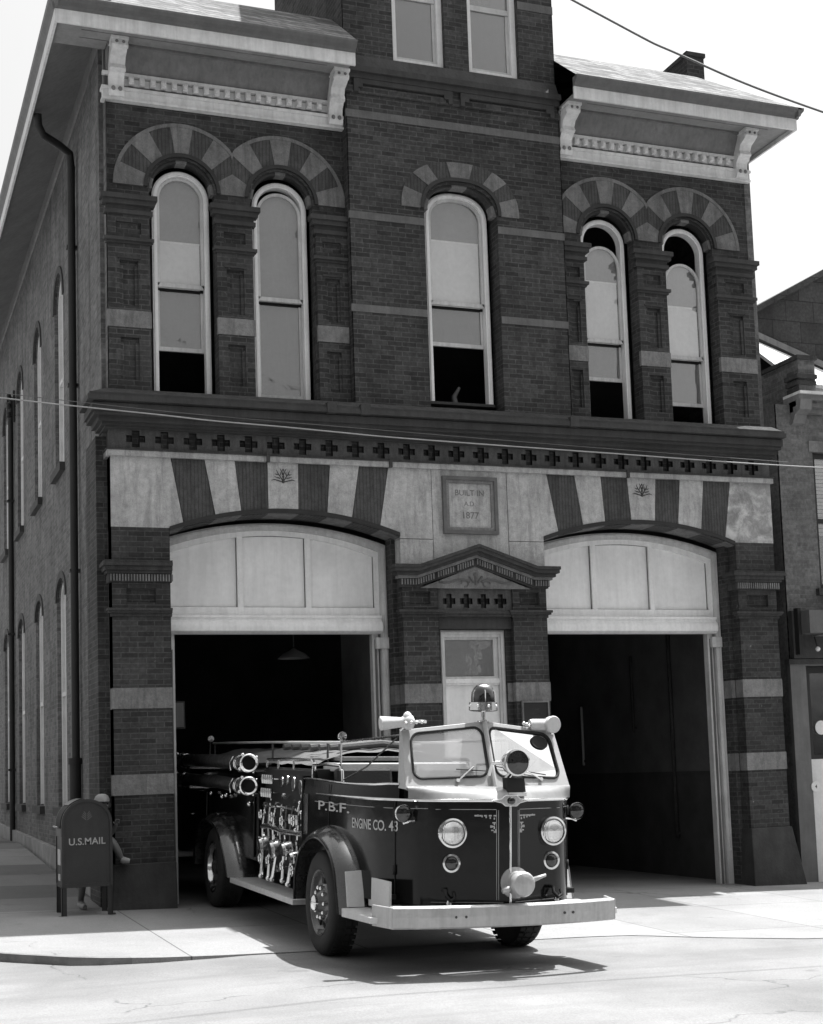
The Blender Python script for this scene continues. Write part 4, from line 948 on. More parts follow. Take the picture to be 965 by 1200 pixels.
mb = MB(); mb.lathe((9.665 - .005, .228, 1.01), (0, -1, 0), [(0, .075), (.012, .075), (.014, .06), (.014, 0)], 'house_white', 24, False); pn = mb.build('number_plate'); tag(pn, 'small round white plaque on the grey door casing of the row house', 'plaque')
mb = MB(); vs, fs = text_mb('4', .07, None); mb.add([(9.66 + v.x, .2135 - v.z * .5, 1.01 + v.y) for v in vs], fs, 'brown_l'); mb.build('number_mark', pn)
mb = MB(); mb.box(9.42, 10.2, .20, .29, 2.80, 3.47, 'brown'); mb.box(9.50, 9.74, -.10, .20, 3.13, 3.45, 'crown'); mb.box(9.741, 10.15, -.08, .2, 3.11, 3.43, 'cream'); mb.box(9.45, 9.5, .1, .2, 2.85, 3.5, 'pipe')
sb = mb.build('sign_box'); tag(sb, 'grey metal box mounted on the wall above the neighbouring door', 'wall box')
mb = MB(); mb.ball((9.72, .06, 2.92), .035, 'house_white', 12); mb.tube([(9.72, .06, 2.93), (9.72, .12, 3.1)], .012, 'pipe', 6); mb.build('bulb', sb)
mb = MB(); mb.box(9.06, 9.40, 1.6, 1.7, -.6, 6.6, 'brick'); o = mb.build('alley_wall'); tag(o, 'dark wall closing the narrow gap between firehouse and row house', 'wall')
# house behind with slate gable
HB = empty('slate_house', (0, 0, 0)); tag(HB, 'taller house with dark slate hung side rising behind the brick row house', 'house')
mb = MB(); mb.prism([(10.55, 8.50), (12.37, 9.49), (13.6, 10.15), (16.5, 8.5), (16.5, 6.0), (13.0, 7.68)], 'y', 3.0, 9, 'slate'); mb.box(11.6, 16.4, 3.3, 8.9, -.6, 8.0, 'brick_nb'); mb.build('wall', HB)
mb = MB()
mb.hexa([(10.3, 2.8, 8.36), (13.6, 2.8, 10.15), (13.6, 9.2, 10.15), (10.3, 9.2, 8.36), (10.3, 2.8, 8.46), (13.6, 2.8, 10.26), (13.6, 9.2, 10.26), (10.3, 9.2, 8.46)], 'slate')
mb.hexa([(13.601, 2.8, 10.15), (16.8, 2.8, 8.36), (16.8, 9.2, 8.36), (13.601, 9.2, 10.15), (13.601, 2.8, 10.26), (16.8, 2.8, 8.46), (16.8, 9.2, 8.46), (13.601, 9.2, 10.26)], 'slate'); mb.build('roof', HB)
mb = MB(); mb.hexa([(10.5, 2.9, 8.42), (13.0, 2.9, 7.58), (13.0, 3.0, 7.58), (10.5, 3.0, 8.42), (10.5, 2.9, 8.52), (13.0, 2.9, 7.70), (13.0, 3.0, 7.70), (10.5, 3.0, 8.52)], 'cream'); mb.build('trim_board', HB)

# ------------------------------------------------------------------ wires
def cable(name, pts, r, m, label, seg=14):
    P = [Vector(p) for p in pts]; out = []
    for i in range(len(P) - 1):
        p0 = P[max(i - 1, 0)]; p1 = P[i]; p2 = P[i + 1]; p3 = P[min(i + 2, len(P) - 1)]
        for k in range(seg):
            t = k / seg; out.append(.5 * ((2 * p1) + (-p0 + p2) * t + (2 * p0 - 5 * p1 + 4 * p2 - p3) * t * t + (-p0 + 3 * p1 - 3 * p2 + p3) * t ** 3))
    out.append(P[-1]); mb = MB(); mb.tube(out, r, m, 6); o = mb.build(name); tag(o, label, 'cable', 'overhead wires'); return o
cable('overhead_wire', [(-8, -6, 12.6), (-2, -6, 10.15), (3.226, -6, 8.288), (4.332, -6, 7.93), (5.863, -6, 7.592), (10, -6, 6.95), (16, -6, 6.6)], .011, 'wire', 'thin dark wire crossing the open sky above the chimney')
cable('service_cable', [(-14, -.9, 6.35), (-5, -.7, 5.90), (-1.282, -.6, 5.689), (-.268, -.6, 5.631), (.5, -.6, 5.592), (1.091, -.6, 5.556), (1.9, -.6, 5.528), (2.6, -.6, 5.497), (3.507, -.6, 5.462), (6.063, -.6, 5.408), (9.517, -.6, 5.351), (16, -.7, 5.35)], .008, 'wire_l', 'pale cable strung along the front just under the belt cornice')
cable('thin_service_wire', [(-14, -.8, 6.42), (-5, -.6, 5.98), (-1.28, -.5, 5.77), (-.27, -.45, 5.72), (1.1, -.42, 5.66), (3.2, -.40, 5.60), (6, -.40, 5.52), (9.1, -.4, 5.45)], .004, 'wire', 'thinner wire running just above the pale cable along the belt cornice')
# ------------------------------------------------------------------ mailbox
MBX = empty('mailbox', (-.385, -.55, G(-.385, -.55)), (0, 0, 0)); tag(MBX, 'dark round topped street mailbox lettered in white standing at the building corner', 'mailbox')
def mbp(s, y0, y1, z0=.32, sp=1.0, rise=.25, N=18):
    pts = [(s, z0)] + [(s * cos(pi * k / N), sp + rise * sin(pi * k / N)) for k in range(N + 1)] + [(-s, z0)]
    return pts
mb = MB(); mb.prism(mbp(.262, 0, 0), 'y', .008, .50, 'mail', smooth=True); mb.box(-.268, .268, .0, .508, .31, .35, 'mail')
mb.build('body', MBX)
mb = MB(); O = mbp(.272, 0, 0, sp=1.0, rise=.262); I = mbp(.245, 0, 0, sp=1.0, rise=.235); ring(mb, O, I, -.008, .02, 'mail'); ring(mb, O, I, .49, .515, 'mail'); mb.build('rim_flange', MBX)
for sx in (-1, 1):
    for y in (.02, .44):
        mb = MB(); mb.box(sx * .268 - (.05 if sx > 0 else 0), sx * .268 + (.05 if sx < 0 else 0), y, y + .012, 0, .33, 'mail'); mb.box(sx * .268 - .006, sx * .268 + .006, y, y + .055, 0, .33, 'mail'); mb.box(sx * .268 - .035, sx * .268 + .035, y - .01, y + .06, 0, .012, 'mail'); mb.build('leg', MBX)
mb = MB()   # pull-down hopper on the left shoulder
def shp(a0, a1, r, n=8): return [(-(r) * cos(a0 + (a1 - a0) * k / n), 1.0 + r * .96 * sin(a0 + (a1 - a0) * k / n)) for k in range(n + 1)]
q = shp(radians(-12), radians(48), .275) + shp(radians(-12), radians(48), .262)[::-1]; mb.prism(q, 'y', .07, .45, 'black'); 
mb.build('hopper_slot', MBX)
mb = MB(); q = shp(radians(48), radians(80), .285) + shp(radians(48), radians(80), .262)[::-1]; mb.prism(q, 'y', .04, .47, 'mail'); mb.tube([(-.30, .08, .97), (-.31, .26, .965), (-.30, .44, .97)], .012, 'chrome', 8); mb.box(-.272, -.262, .05, .47, .86, .95, 'mail'); mb.build('hopper_door', MBX)
mb = MB(); vs, fs = text_mb('U.S.MAIL', .105, None, 1.02); mb.add([(v.x * .98, -.0025 - v.z * .5 + .008 - .003, .80 + v.y) for v in vs], fs, 'letter'); mb.build('lettering', MBX)
mb = MB()
for k in (-1, 1):
    for j in range(4): mb.add([(k * .006, .0045, 1.03 + .02 * j), (k * (.055 - .008 * j), .0045, 1.07 + .018 * j), (k * (.055 - .008 * j), .0045, 1.08 + .018 * j), (k * .006, .0045, 1.042 + .02 * j)], [(0, 1, 2, 3)], 'crown')
mb.build('emblem', MBX)
mb = MB(); mb.box(-.269, -.263, .15, .38, .55, .72, 'plate_w'); mb.box(-.269, -.263, .18, .34, .38, .45, 'plate_w'); mb.build('collection_card', MBX)
# ------------------------------------------------------------------ person
def skin_mesh(name, verts, edges, radii, root, m, parent, sub=2):
    me = bpy.data.meshes.new(name); me.from_pydata(verts, edges, []); o = bpy.data.objects.new(name, me); COL.objects.link(o)
    sk = o.modifiers.new('skin', 'SKIN')
    if not me.skin_vertices:
        pass
    for i, v in enumerate(me.skin_vertices[0].data):
        r = radii[i]; v.radius = (r, r); v.use_root = (i == root)
    ss = o.modifiers.new('sub', 'SUBSURF'); ss.levels = sub; ss.render_levels = sub
    dg = bpy.context.evaluated_depsgraph_get(); ev = o.evaluated_get(dg); m2 = bpy.data.meshes.new_from_object(ev)
    bpy.data.objects.remove(o); m2.name = name
    for p in m2.polygons: p.use_smooth = True
    m2.materials.clear(); m2.materials.append(M[m]); o2 = bpy.data.objects.new(name, m2); COL.objects.link(o2)
    if parent: o2.parent = parent
    return o2
PE = empty('person', (-.28, .16, G(-.28, .16))); tag(PE, 'person in a pale cap crouching behind the mailbox, one foot on the pier base', 'person')
V = [(-.04, .0, .60), (.0, -.02, .78), (.06, -.03, .95), (.10, -.04, 1.03), (.15, -.05, 1.10), (.16, -.06, 1.18),
     (.16, -.10, .97), (.25, -.14, .83), (.275, -.24, .91), (.285, -.27, .955),
     (-.04, .04, .97), (-.12, .02, .80), (-.06, -.04, .68),
     (.06, -.03, .60), (.225, -.20, .78), (.30, -.235, .64), (.34, -.235, .555), (.415, -.245, .525),
     (-.10, .03, .56), (-.06, -.02, .34), (-.08, .04, .07), (-.06, -.09, .04)]
E_ = [(0, 1), (1, 2), (2, 3), (3, 4), (4, 5), (2, 6), (6, 7), (7, 8), (8, 9), (2, 10), (10, 11), (11, 12), (0, 13), (13, 14), (14, 15), (15, 16), (16, 17), (0, 18), (18, 19), (19, 20), (20, 21)]
Rr = [.10, .095, .10, .05, .055, .075, .045, .033, .022, .02, .045, .034, .022, .075, .055, .045, .03, .028, .075, .055, .035, .032]
try:
    me = bpy.data.meshes.new('t'); me.from_pydata(V, E_, []); o = bpy.data.objects.new('t', me); COL.objects.link(o)
    o.modifiers.new('s', 'SKIN'); ok = len(me.skin_vertices) > 0
    bpy.data.objects.remove(o)
except Exception: ok = False
def skinned(name, verts, edges, radii, root, m, parent):
    me = bpy.data.meshes.new(name); me.from_pydata(verts, edges, [])
    bm = bmesh.new(); bm.from_mesh(me); lay = bm.verts.layers.skin.verify()
    for i, v in enumerate(bm.verts): v[lay].radius = (radii[i], radii[i]); v[lay].use_root = (i == root)
    bm.to_mesh(me); bm.free()
    o = bpy.data.objects.new(name, me); COL.objects.link(o); o.modifiers.new('skin', 'SKIN'); s_ = o.modifiers.new('sub', 'SUBSURF'); s_.levels = s_.render_levels = 2
    bpy.context.view_layer.update()
    dg = bpy.context.evaluated_depsgraph_get(); m2 = bpy.data.meshes.new_from_object(o.evaluated_get(dg)); bpy.data.objects.remove(o)
    for p in m2.polygons: p.use_smooth = True
    m2.materials.clear(); m2.materials.append(M[m]); o2 = bpy.data.objects.new(name, m2); COL.objects.link(o2); o2.parent = parent; return o2
skinned('body', V, E_, Rr, 0, 'skin', PE)
skinned('shirt', [V[i] for i in (0, 1, 2, 3)] + [V[6], (.205, -.12, .90), V[10], (-.08, .03, .885)], [(0, 1), (1, 2), (2, 3), (2, 4), (4, 5), (2, 6), (6, 7)], [.112, .112, .118, .06, .06, .052, .06, .052], 0, 'shirt', PE)
skinned('shorts', [V[0], V[13], (.16, -.135, .70), V[18], (-.08, .0, .42)], [(0, 1), (1, 2), (0, 3), (3, 4)], [.116, .092, .072, .092, .07], 0, 'trousers', PE)
mb = MB(); hx, hy, hz = .165, -.065, 1.165
mb.ball((hx, hy - .005, hz), (.078, .088, .10), 'skin', 20); mb.ball((hx + .03, hy - .09, hz - .015), (.012, .018, .016), 'skin', 8)
for k in (-1, 1): mb.ball((hx + k * .078, hy, hz - .01), (.012, .022, .03), 'skin', 8); mb.ball((hx + .01 + k * .03, hy - .083, hz + .01), (.012, .008, .008), 'black', 8)
mb.box(hx - .015, hx + .035, hy - .088, hy - .08, hz - .05, hz - .044, 'brown'); mb.build('head', PE)
mb = MB(); mb.ball((hx - .012, hy + .018, hz + .012), (.083, .086, .098), 'trousers', 18); mb.build('hair', PE)
mb = MB(); mb.lathe((hx - .01, hy, hz + .035), (0, 0, 1), [(0, .088), (.03, .087), (.065, .07), (.085, .04), (.09, 0)], 'cloth', 20); mb.prism([(hx - .07 + .0, hy - .05)] + [(hx - .01 + .075 * cos(t), hy - .06 + .10 * sin(t)) for t in [pi + pi * k / 8 for k in range(9)]] + [(hx + .06, hy - .05)], 'z', hz + .035, hz + .045, 'cloth'); mb.build('cap', PE)
mb = MB()
for k in range(4): mb.tube([(.272 + k * .012, -.275, .955), (.27 + k * .014, -.29, .985 + .006 * (k in (1, 2))), (.266 + k * .015, -.31, .99 + .006 * (k in (1, 2)))], [.0085, .008, .006], 'skin', 8)
mb.tube([(.27, -.262, .945), (.25, -.285, .955), (.248, -.30, .965)], [.01, .009, .007], 'skin', 8); mb.build('hand', PE)
for pts in ([(.335, -.235, .545), (.37, -.24, .53), (.43, -.25, .52)], [(-.085, .045, .05), (-.07, -.03, .04), (-.055, -.13, .03)]):
    mb = MB(); mb.tube(pts, [.036, .040, .026], 'cloth', 12); mb.build('shoe', PE)
# ------------------------------------------------------------------ houses across the street (seen only mirrored in paint and glass)
rn = random.Random(11)
x = -34; k = 0
for wd_, ht, cm, lab in ((9, 8.4, 'brick_nb', 'dark brick house across the street, farthest from the mailbox side'), (8, 9.6, 'brick_side', 'tall plain brick house across the side street corner'), (7.5, 7.8, 'brick', 'low dark brick shop house across from the mailbox'), (8.5, 9.2, 'brick_nb', 'brick house with stone lintels facing the fire engine'), (7, 8.6, 'brick', 'narrow dark brick house facing the open dark bay'), (9, 9.8, 'brick_side', 'wide brick house facing the row house'), (9, 8.2, 'brick', 'last dark brick house down the street')):
    h_ = empty('opposite_house', (x, -22, G(x + wd_ / 2, -22))); tag(h_, lab, 'house', 'houses across the street')
    mb = MB(); ops = []; n_ = int(wd_ / 2.1); s_ = wd_ / n_; 
    for i in range(n_):
        for z0 in (.9, 3.9, 6.6):
            if z0 + 1.7 < ht - .5: ops.append((s_ * (i + .5), z0))
    mb.box(.0, wd_ - .02, -7, 0, -1.6, ht, cm); mb.build('wall', h_)
    mb = MB(); mb.box(-.05, wd_ + .03, -7, .28, ht, ht + .35, 'brown_l'); mb.box(-.02, wd_, .001, .14, ht - .4, ht, 'brown_l'); mb.build('cornice', h_)
    for (c, z0) in ops:
        mb = MB(); mb.box(c - .45, c + .45, .001, .05, z0, z0 + 1.6, 'cornice_w'); mb.box(c - .55, c + .55, .001, .09, z0 + 1.6, z0 + 1.8, 'stone'); f_ = mb.build('window', h_)
        mb = MB(); mb.box(c - .38, c + .38, .051, .056, z0 + .08, z0 + 1.52, 'dark_lens'); mb.build('pane', f_)
    x += wd_ + .05
# ------------------------------------------------------------------ camera, light, world
cam = bpy.data.cameras.new('camera'); co = bpy.data.objects.new('camera', cam); COL.objects.link(co); S.camera = co
yaw, pit, rol = (radians(a) for a in (-22.07043863, 5.99566836, -2.10810804))
fw = Vector((-sin(yaw) * cos(pit), cos(yaw) * cos(pit), sin(pit))); rt = Vector((cos(yaw), sin(yaw), 0)); up = rt.cross(fw)
c_, s_ = cos(rol), sin(rol); X = rt * c_ + up * s_; Y = -rt * s_ + up * c_
mw = Matrix((( X.x, Y.x, -fw.x, -2.74888978), (X.y, Y.y, -fw.y, -17.53902824), (X.z, Y.z, -fw.z, 1.43857591), (0, 0, 0, 1)))
co.matrix_world = mw
cam.sensor_fit = 'HORIZONTAL'; cam.sensor_width = 36; cam.lens = 36 * 1766.35057691 / 965; cam.shift_x = -(542.02189162 - 482.5) / 965; cam.shift_y = (715.36451285 - 600) / 965
cam.clip_end = 2000; cam.clip_start = .1
SUN = Vector((.30, .12, 1)).normalized(); el = math.asin(SUN.z); az = math.atan2(SUN.x, SUN.y)
sd = bpy.data.lights.new('sun', 'SUN'); sd.energy = 4.3; sd.angle = radians(.55); sd.color = (1, 1, 1); so = bpy.data.objects.new('sun', sd); COL.objects.link(so); so.rotation_euler = (-SUN).to_track_quat('-Z', 'Y').to_euler(); so.location = SUN * 60
wd = bpy.data.worlds.new('World'); S.world = wd; wd.use_nodes = True; nt = wd.node_tree; bg = nt.nodes['Background']
sk = nd(nt, 'ShaderNodeTexSky'); sk.sky_type = 'NISHITA'; sk.sun_disc = False; sk.sun_elevation = el; sk.sun_rotation = az; sk.air_density = 1.6; sk.dust_density = 6.0; sk.ozone_density = 1
bw = nd(nt, 'ShaderNodeRGBToBW'); L(nt, sk.outputs[0], bw.inputs[0]); L(nt, bw.outputs[0], bg.inputs[0]); bg.inputs[1].default_value = .11
S.view_settings.view_transform = 'Standard'; S.view_settings.look = 'None'; S.view_settings.gamma = 1; S.view_settings.exposure = EXPOSURE
S.cycles.use_denoising = True; S.cycles.max_bounces = 8; S.cycles.transparent_max_bounces = 16
# ------------------------------------------------------------------ fire engine (local frame: nose towards -y, origin on the ground under the front axle)
FX, FY = 2.08, -4.6
FE = empty('fire_engine', (FX, FY, -.1866)); FE.rotation_mode = 'XYZ'
FE.matrix_world = Matrix.Translation((FX, FY, -.1866)) @ Matrix.Rotation(.03, 4, 'Y') @ Matrix.Rotation(.027, 4, 'X')
tag(FE, 'dark open cab fire engine lettered ENGINE CO. 43 nosing out of the left bay', 'fire engine')
def sidex(y):     # half width of the cab body
    T = ((-.15, .93), (-.5, .917), (-.8, .887), (-1.0, .845), (-1.15, .79), (-1.3, .72))
    if y >= -.15: return .93
    for (a, b), (c, d) in zip(T, T[1:]):
        if c <= y: return b + (d - b) * (a - y) / (a - c)
    return .72
def plan(inset=0.0, back=1.02, nose=-1.76):
    """half outline of the cab body from the back left corner round the rounded corner to the centre seam"""
    P = [(-.93 + inset, back)]
    for y in (.5, 0, -.15, -.3, -.5, -.65, -.8, -.9, -1.0, -1.08, -1.15, -1.22): P.append((-sidex(y) + inset, y))
    P += [(-.72, -1.30), (-.69, -1.365), (-.655, -1.425), (-.61, -1.48), (-.555, -1.525), (-.49, -1.56), (-.38, -1.60), (-.16, -1.695), (0, -1.76)]
    return P
PL = plan(); FULL = PL + [(-x, y) for x, y in PL[-2::-1]]
def front_y(x):
    pts = sorted([(abs(a), b) for a, b in PL if b < -1.3], key=lambda t: t[0])
    ax = abs(x)
    for (a, b), (c, d) in zip(pts, pts[1:]):
        if a <= ax <= c: return b + (d - b) * (ax - a) / max(1e-6, c - a)
    return pts[-1][1]
# cab shell
mb = MB(); n = len(FULL)
def zbot(x, y): # wheel arch cut in the side
    return .575
rows = [.575, .80, 1.05, 1.25, 1.395]
vs = []; 
for z in rows: vs += [(x * (1 - .012 * abs(z - 1.0)), y, z) for x, y in FULL]
fs = [(r * n + i, r * n + i + 1, (r + 1) * n + i + 1, (r + 1) * n + i) for r in range(len(rows) - 1) for i in range(n - 1)]
mb.add(vs, fs, 'red', True)
inn = [(x * .965, y + .03 if y < 0 else y) for x, y in FULL]
mb.add([(x, y, .575) for x, y in FULL] + [(x, y, .575) for x, y in inn], [(i, i + 1, n + i + 1, n + i) for i in range(n - 1)], 'red')
mb.build('cab_body', FE)
# sides above the belt, up to z 1.53, from y 1.0 to the windshield
for s in (-1, 1):
    mb = MB(); ys = [1.02, .7, .4, 0, -.3, -.6, -.9, -1.10, -1.22]
    top = [1.53, 1.535, 1.53, 1.52, 1.515, 1.515, 1.52, 1.53, 1.53]
    o = len(ys); vs = [(s * sidex(y) * .995, y, 1.39) for y in ys] + [(s * (sidex(y) * .985), y, t) for y, t in zip(ys, top)] + [(s * (sidex(y) - .05), y, t + .005) for y, t in zip(ys, top)] + [(s * (sidex(y) - .055), y, .62) for y in ys]
    mb.add(vs, [(r * o + i, r * o + i + 1, (r + 1) * o + i + 1, (r + 1) * o + i) for r in range(3) for i in range(o - 1)], 'red', True)
    mb.build('side_panel', FE)
    mb = MB(); mb.tube([(s * (sidex(y) - .01), y, t + .002) for y, t in zip(ys, top)], .010, 'chrome', 8); mb.build('top_rail', FE)
# belt trim all round the nose
mb = MB(); bl = [(x * 1.008, y - (.006 if abs(x) < .7 else 0), 1.405) for x, y in FULL if not (y > .95)]
mb.tube(bl, .013, 'chrome', 8); mb.build('belt_trim', FE)
mb = MB(); mb.tube([(0, -1.765, .59), (0, -1.768, 1.0), (0, -1.766, 1.37)], .009, 'chrome', 8); mb.build('nose_seam', FE)
for s in (-1, 1):   # fine painted lines on the nose, door gap
    mb = MB()
    for dx in (.085, .10): mb.tube([(s * dx, front_y(dx) - .001, z) for z in (.62, 1.0, 1.33)], .0022, 'letter', 4)
    mb.tube([(s * x, front_y(x) - .001, 1.335) for x in (.10, .25, .4, .55)], .0022, 'letter', 4)
    mb.build('pinstripe', FE)
    mb = MB(); mb.tube([(s * (sidex(-1.19) + .002), -1.19, z) for z in (.58, 1.0, 1.40)], .006, 'black', 6); mb.tube([(s * (sidex(.15) + .001), .15, z) for z in (1.12, 1.3, 1.5)], .004, 'black', 6)
    mb.build('door_gap', FE)
    mb = MB()
    for z in (.84, 1.3): mb.tube([(s * (sidex(-1.19) + .008), -1.19, z - .04), (s * (sidex(-1.19) + .008), -1.19, z + .04)], .014, 'black', 8)
    mb.build('hinge', FE)
    mb = MB(); mb.tube([(s * (sidex(-.1) + .005), -.10, 1.33), (s * (sidex(-.1) + .03), -.10, 1.33), (s * (sidex(-.1) + .03), -.19, 1.33)], .010, 'chrome', 8); mb.build('door_handle', FE)
for s in (-1, 1):
    mb = MB(); mb.tube([(s * (sidex(y) + .001), y, .585) for y in (1.0, .9, .8)] + [(s * (sidex(.8) + .001), .82, z) for z in (.7, .9, 1.2, 1.40)], .004, 'black', 6); mb.build('body_seam', FE)
    mb = MB(); mb.tube([(s * x, front_y(x) - .001, .60) for x in (.05, .2, .35, .5, .58)], .005, 'rim', 6); mb.build('lower_bead', FE)
    mb = MB(); mb.tube([(s * x, front_y(x) - .001, 1.34) for x in (.60, .63, .655)] + [(s * (sidex(y) + .001), y, 1.335) for y in (-1.3, -1.1, -.8, -.4, .1, .6)], .0022, 'letter', 4); mb.build('side_pinstripe', FE)
# floor, firewall and seats
mb = MB(); mb.box(-.84, .84, -1.2, 1.0, .60, .64, 'black'); mb.box(-.70, .70, -1.18, -1.10, .64, 1.38, 'red2'); mb.box(-.86, .86, .96, 1.015, .6, 1.5, 'red2'); mb.build('cab_floor', FE)
for sx in (-.42, .42):
    mb = MB(); mb.box(sx - .28, sx + .28, .1, .62, 1.02, 1.18, 'leather'); mb.prism([(.60, 1.1), (.74, 1.1), (.80, 1.62), (.70, 1.64)], 'x', sx - .28, sx + .28, 'leather'); mb.box(sx - .26, sx + .26, .15, .75, .64, 1.02, 'red2'); mb.build('seat', FE, bevel=.03)
mb = MB(); mb.tube([(.40 + .19 * cos(t), -.52 + .10 * sin(t), 1.42 + .16 * sin(t)) for t in [2 * pi * k / 24 for k in range(25)]], .013, 'black', 8); mb.tube([(.40, -.52, 1.42), (.40, -.95, 1.18)], .02, 'black', 8)
for a in (0, 2.1, 4.2): mb.tube([(.40, -.52, 1.42), (.40 + .19 * cos(a), -.52 + .10 * sin(a), 1.42 + .16 * sin(a))], .008, 'black', 6)
mb.build('steering_wheel', FE)
# cowl between belt and windshield
def ws_base(x): t = abs(x) / .73; return (-1.44 + .10 * t, 1.515 - .0 * t)
mb = MB(); xs = [-.73 + 1.46 * k / 28 for k in range(29)]; K = 6; vs = []
for x in xs:
    t = abs(x) / .73; fx = x * (.722 / .73); fy = front_y(min(abs(fx), .719)); by, bz = ws_base(x)
    if fy > by - .01: by = fy + .012
    for k in range(K + 1):
        u = k / K; yy = fy + .004 + (by - fy) * u; zz = 1.412 + (bz - 1.412) * u + .035 * sin(pi * u) + .014 * sin(pi * min(1, 2 * u)) ; vs.append((fx + (x - fx) * u, yy - .012 * sin(pi * u), zz))
fs = [(i * (K + 1) + k, (i + 1) * (K + 1) + k, (i + 1) * (K + 1) + k + 1, i * (K + 1) + k + 1) for i in range(len(xs) - 1) for k in range(K)]
mb.add(vs, fs, 'cowl2', True); mb.build('cowl', FE)
# windshield halves
def wsp(s, u, v):
    """u 0 centre .. 1 outer, v 0 base .. 1 top"""
    b0 = Vector((0, -1.445, 1.505)); b1 = Vector((.735, -1.345, 1.49)); t0 = Vector((0, -1.215, 2.05)); t1 = Vector((.69, -1.11, 1.975))
    p = (b0 * (1 - v) + t0 * v) * (1 - u) + (b1 * (1 - v) + t1 * v) * u; return Vector((s * p.x, p.y, p.z))
NW = Vector((0, -.92, .38)).normalized()
for s in (-1, 1):
    # rounded-corner hole outline in (u, v)
    def rr(u0, u1, v0, v1, ru, rv, K=6):
        P = []
        for (cu, cv, a0) in ((u0 + ru, v0 + rv, pi), (u1 - ru, v0 + rv, 1.5 * pi), (u1 - ru, v1 - rv, 0), (u0 + ru, v1 - rv, .5 * pi)):
            for k in range(K + 1): a = a0 + .5 * pi * k / K; P.append((cu + ru * cos(a), cv + rv * sin(a)))
        return P
    inner = rr(.065, .885, .195, .885, .09, .13); outer = []
    oc = rr(.0, 1.0, .0, 1.0, .03, .04); rim = rr(.045, .905, .165, .915, .10, .15)
    mb = MB(); n_ = len(inner)
    V0 = [wsp(s, *q) for q in oc]; V1 = [wsp(s, *q) for q in rim]; V2 = [p - NW * .03 for p in V0]; V3 = [p - NW * .03 for p in V1]
    mb.add(V0 + V1 + V2 + V3, [(i, (i + 1) % n_, n_ + (i + 1) % n_, n_ + i) for i in range(n_)] + [(2 * n_ + i, 2 * n_ + (i + 1) % n_, 3 * n_ + (i + 1) % n_, 3 * n_ + i) for i in range(n_)] + [(i, (i + 1) % n_, 2 * n_ + (i + 1) % n_, 2 * n_ + i) for i in range(n_)] + [(n_ + i, n_ + (i + 1) % n_, 3 * n_ + (i + 1) % n_, 3 * n_ + i) for i in range(n_)], 'cowl')
    fr = mb.build('windshield_frame', FE, bevel=.008)
    mb = MB(); mb.tube([wsp(s, *q) + NW * .004 for q in rim] + [wsp(s, *rim[0]) + NW * .004], .011, 'rubber', 6); mb.build('rubber_seal', fr)
    mb = MB(); P = [wsp(s, *q) - NW * .008 for q in rim]; mb.add(P, [tuple(range(n_))], 'wglass'); mb.build('windshield', fr)
    # side return of the frame, sweeping back and down to the body side
    mb = MB(); a = wsp(s, 1, 1); b = wsp(s, 1, 0)
    mb.hexa([b, b + Vector((-.03 * s, .0, 0)), (s * (.745 - .03), -1.20, 1.50), (s * .755, -1.20, 1.50), a, a + Vector((-.03 * s, 0, 0)), a + Vector((-.02 * s, .06, -.01)), a + Vector((.0 * s, .06, -.01))], 'cowl'); mb.build('windshield_post', fr)
    # wiper
    mb = MB(); p0 = wsp(s, .42, .10) + NW * .02; p1 = wsp(s, .22, .30) + NW * .03
    if s > 0: p0 = wsp(s, .62, .12) + NW * .02; p1 = wsp(s, .40, .25) + NW * .03
    mb.tube([p0, (p0 + p1) / 2 + NW * .012, p1], .007, 'chrome', 6); d = Vector((s, 0, 0)); q0, q1 = wsp(s, .05, .30) + NW * .018, wsp(s, .46 if s < 0 else .7, .22 if s < 0 else .20) + NW * .018
    if s < 0: q0, q1 = wsp(s, .08, .235) + NW * .018, wsp(s, .42, .31 - .03) + NW * .018
    mb.tube([q0, q1], .005, 'rubber', 6); mb.tube([p0 - NW * .02, p0 + NW * .012], .016, 'chrome', 10); mb.build('wiper', fr)
mb = MB(); mb.tube([wsp(1, 0, v) + NW * .012 for v in (0, .5, 1)], .022, 'cowl', 8); mb.build('centre_post', FE)
# sticker in the corner of the far pane
mb = MB(); c = wsp(1, .74, .755); e1 = (wsp(1, .84, .755) - c).normalized(); e2 = (wsp(1, .74, .85) - c).normalized(); mb.add([c + NW * .006 + e1 * .082 * cos(2 * pi * k / 24) + e2 * .062 * sin(2 * pi * k / 24) for k in range(24)], [tuple(range(24))], 'rubber'); mb.build('windshield_sticker', FE)
# beacon
B = MB(); cx, cy = 0, -1.20
B.lathe((cx, cy, 2.04), (0, 0, 1), [(0, .05), (.012, .05), (.016, .018), (.085, .018), (.09, .09), (.095, .115), (.10, .122), (.165, .118), (.17, .10)], 'chrome', 24)
for k in range(8): a = 2 * pi * k / 8; B.ball((cx + .118 * cos(a), cy + .118 * sin(a), 2.175), .013, 'chrome', 8)
bb = B.build('beacon', FE)
B = MB(); B.lathe((cx, cy, 2.21), (0, 0, 1), [(0, .102), (.03, .102), (.08, .098), (.12, .08), (.145, .045), (.152, 0)], 'dark_lens', 24); B.build('beacon_dome', bb)
B = MB()
for k in range(6): a = 2 * pi * k / 6 + .3; B.tube([(cx + .104 * cos(a), cy + .104 * sin(a), 2.21), (cx + .10 * cos(a), cy + .10 * sin(a), 2.29), (cx + .05 * cos(a), cy + .05 * sin(a), 2.352)], .005, 'chrome', 6)
B.lathe((cx, cy, 2.335), (0, 0, 1), [(0, .07), (.02, .052), (.032, 0)], 'chrome', 20); B.build('dome_guard', bb)
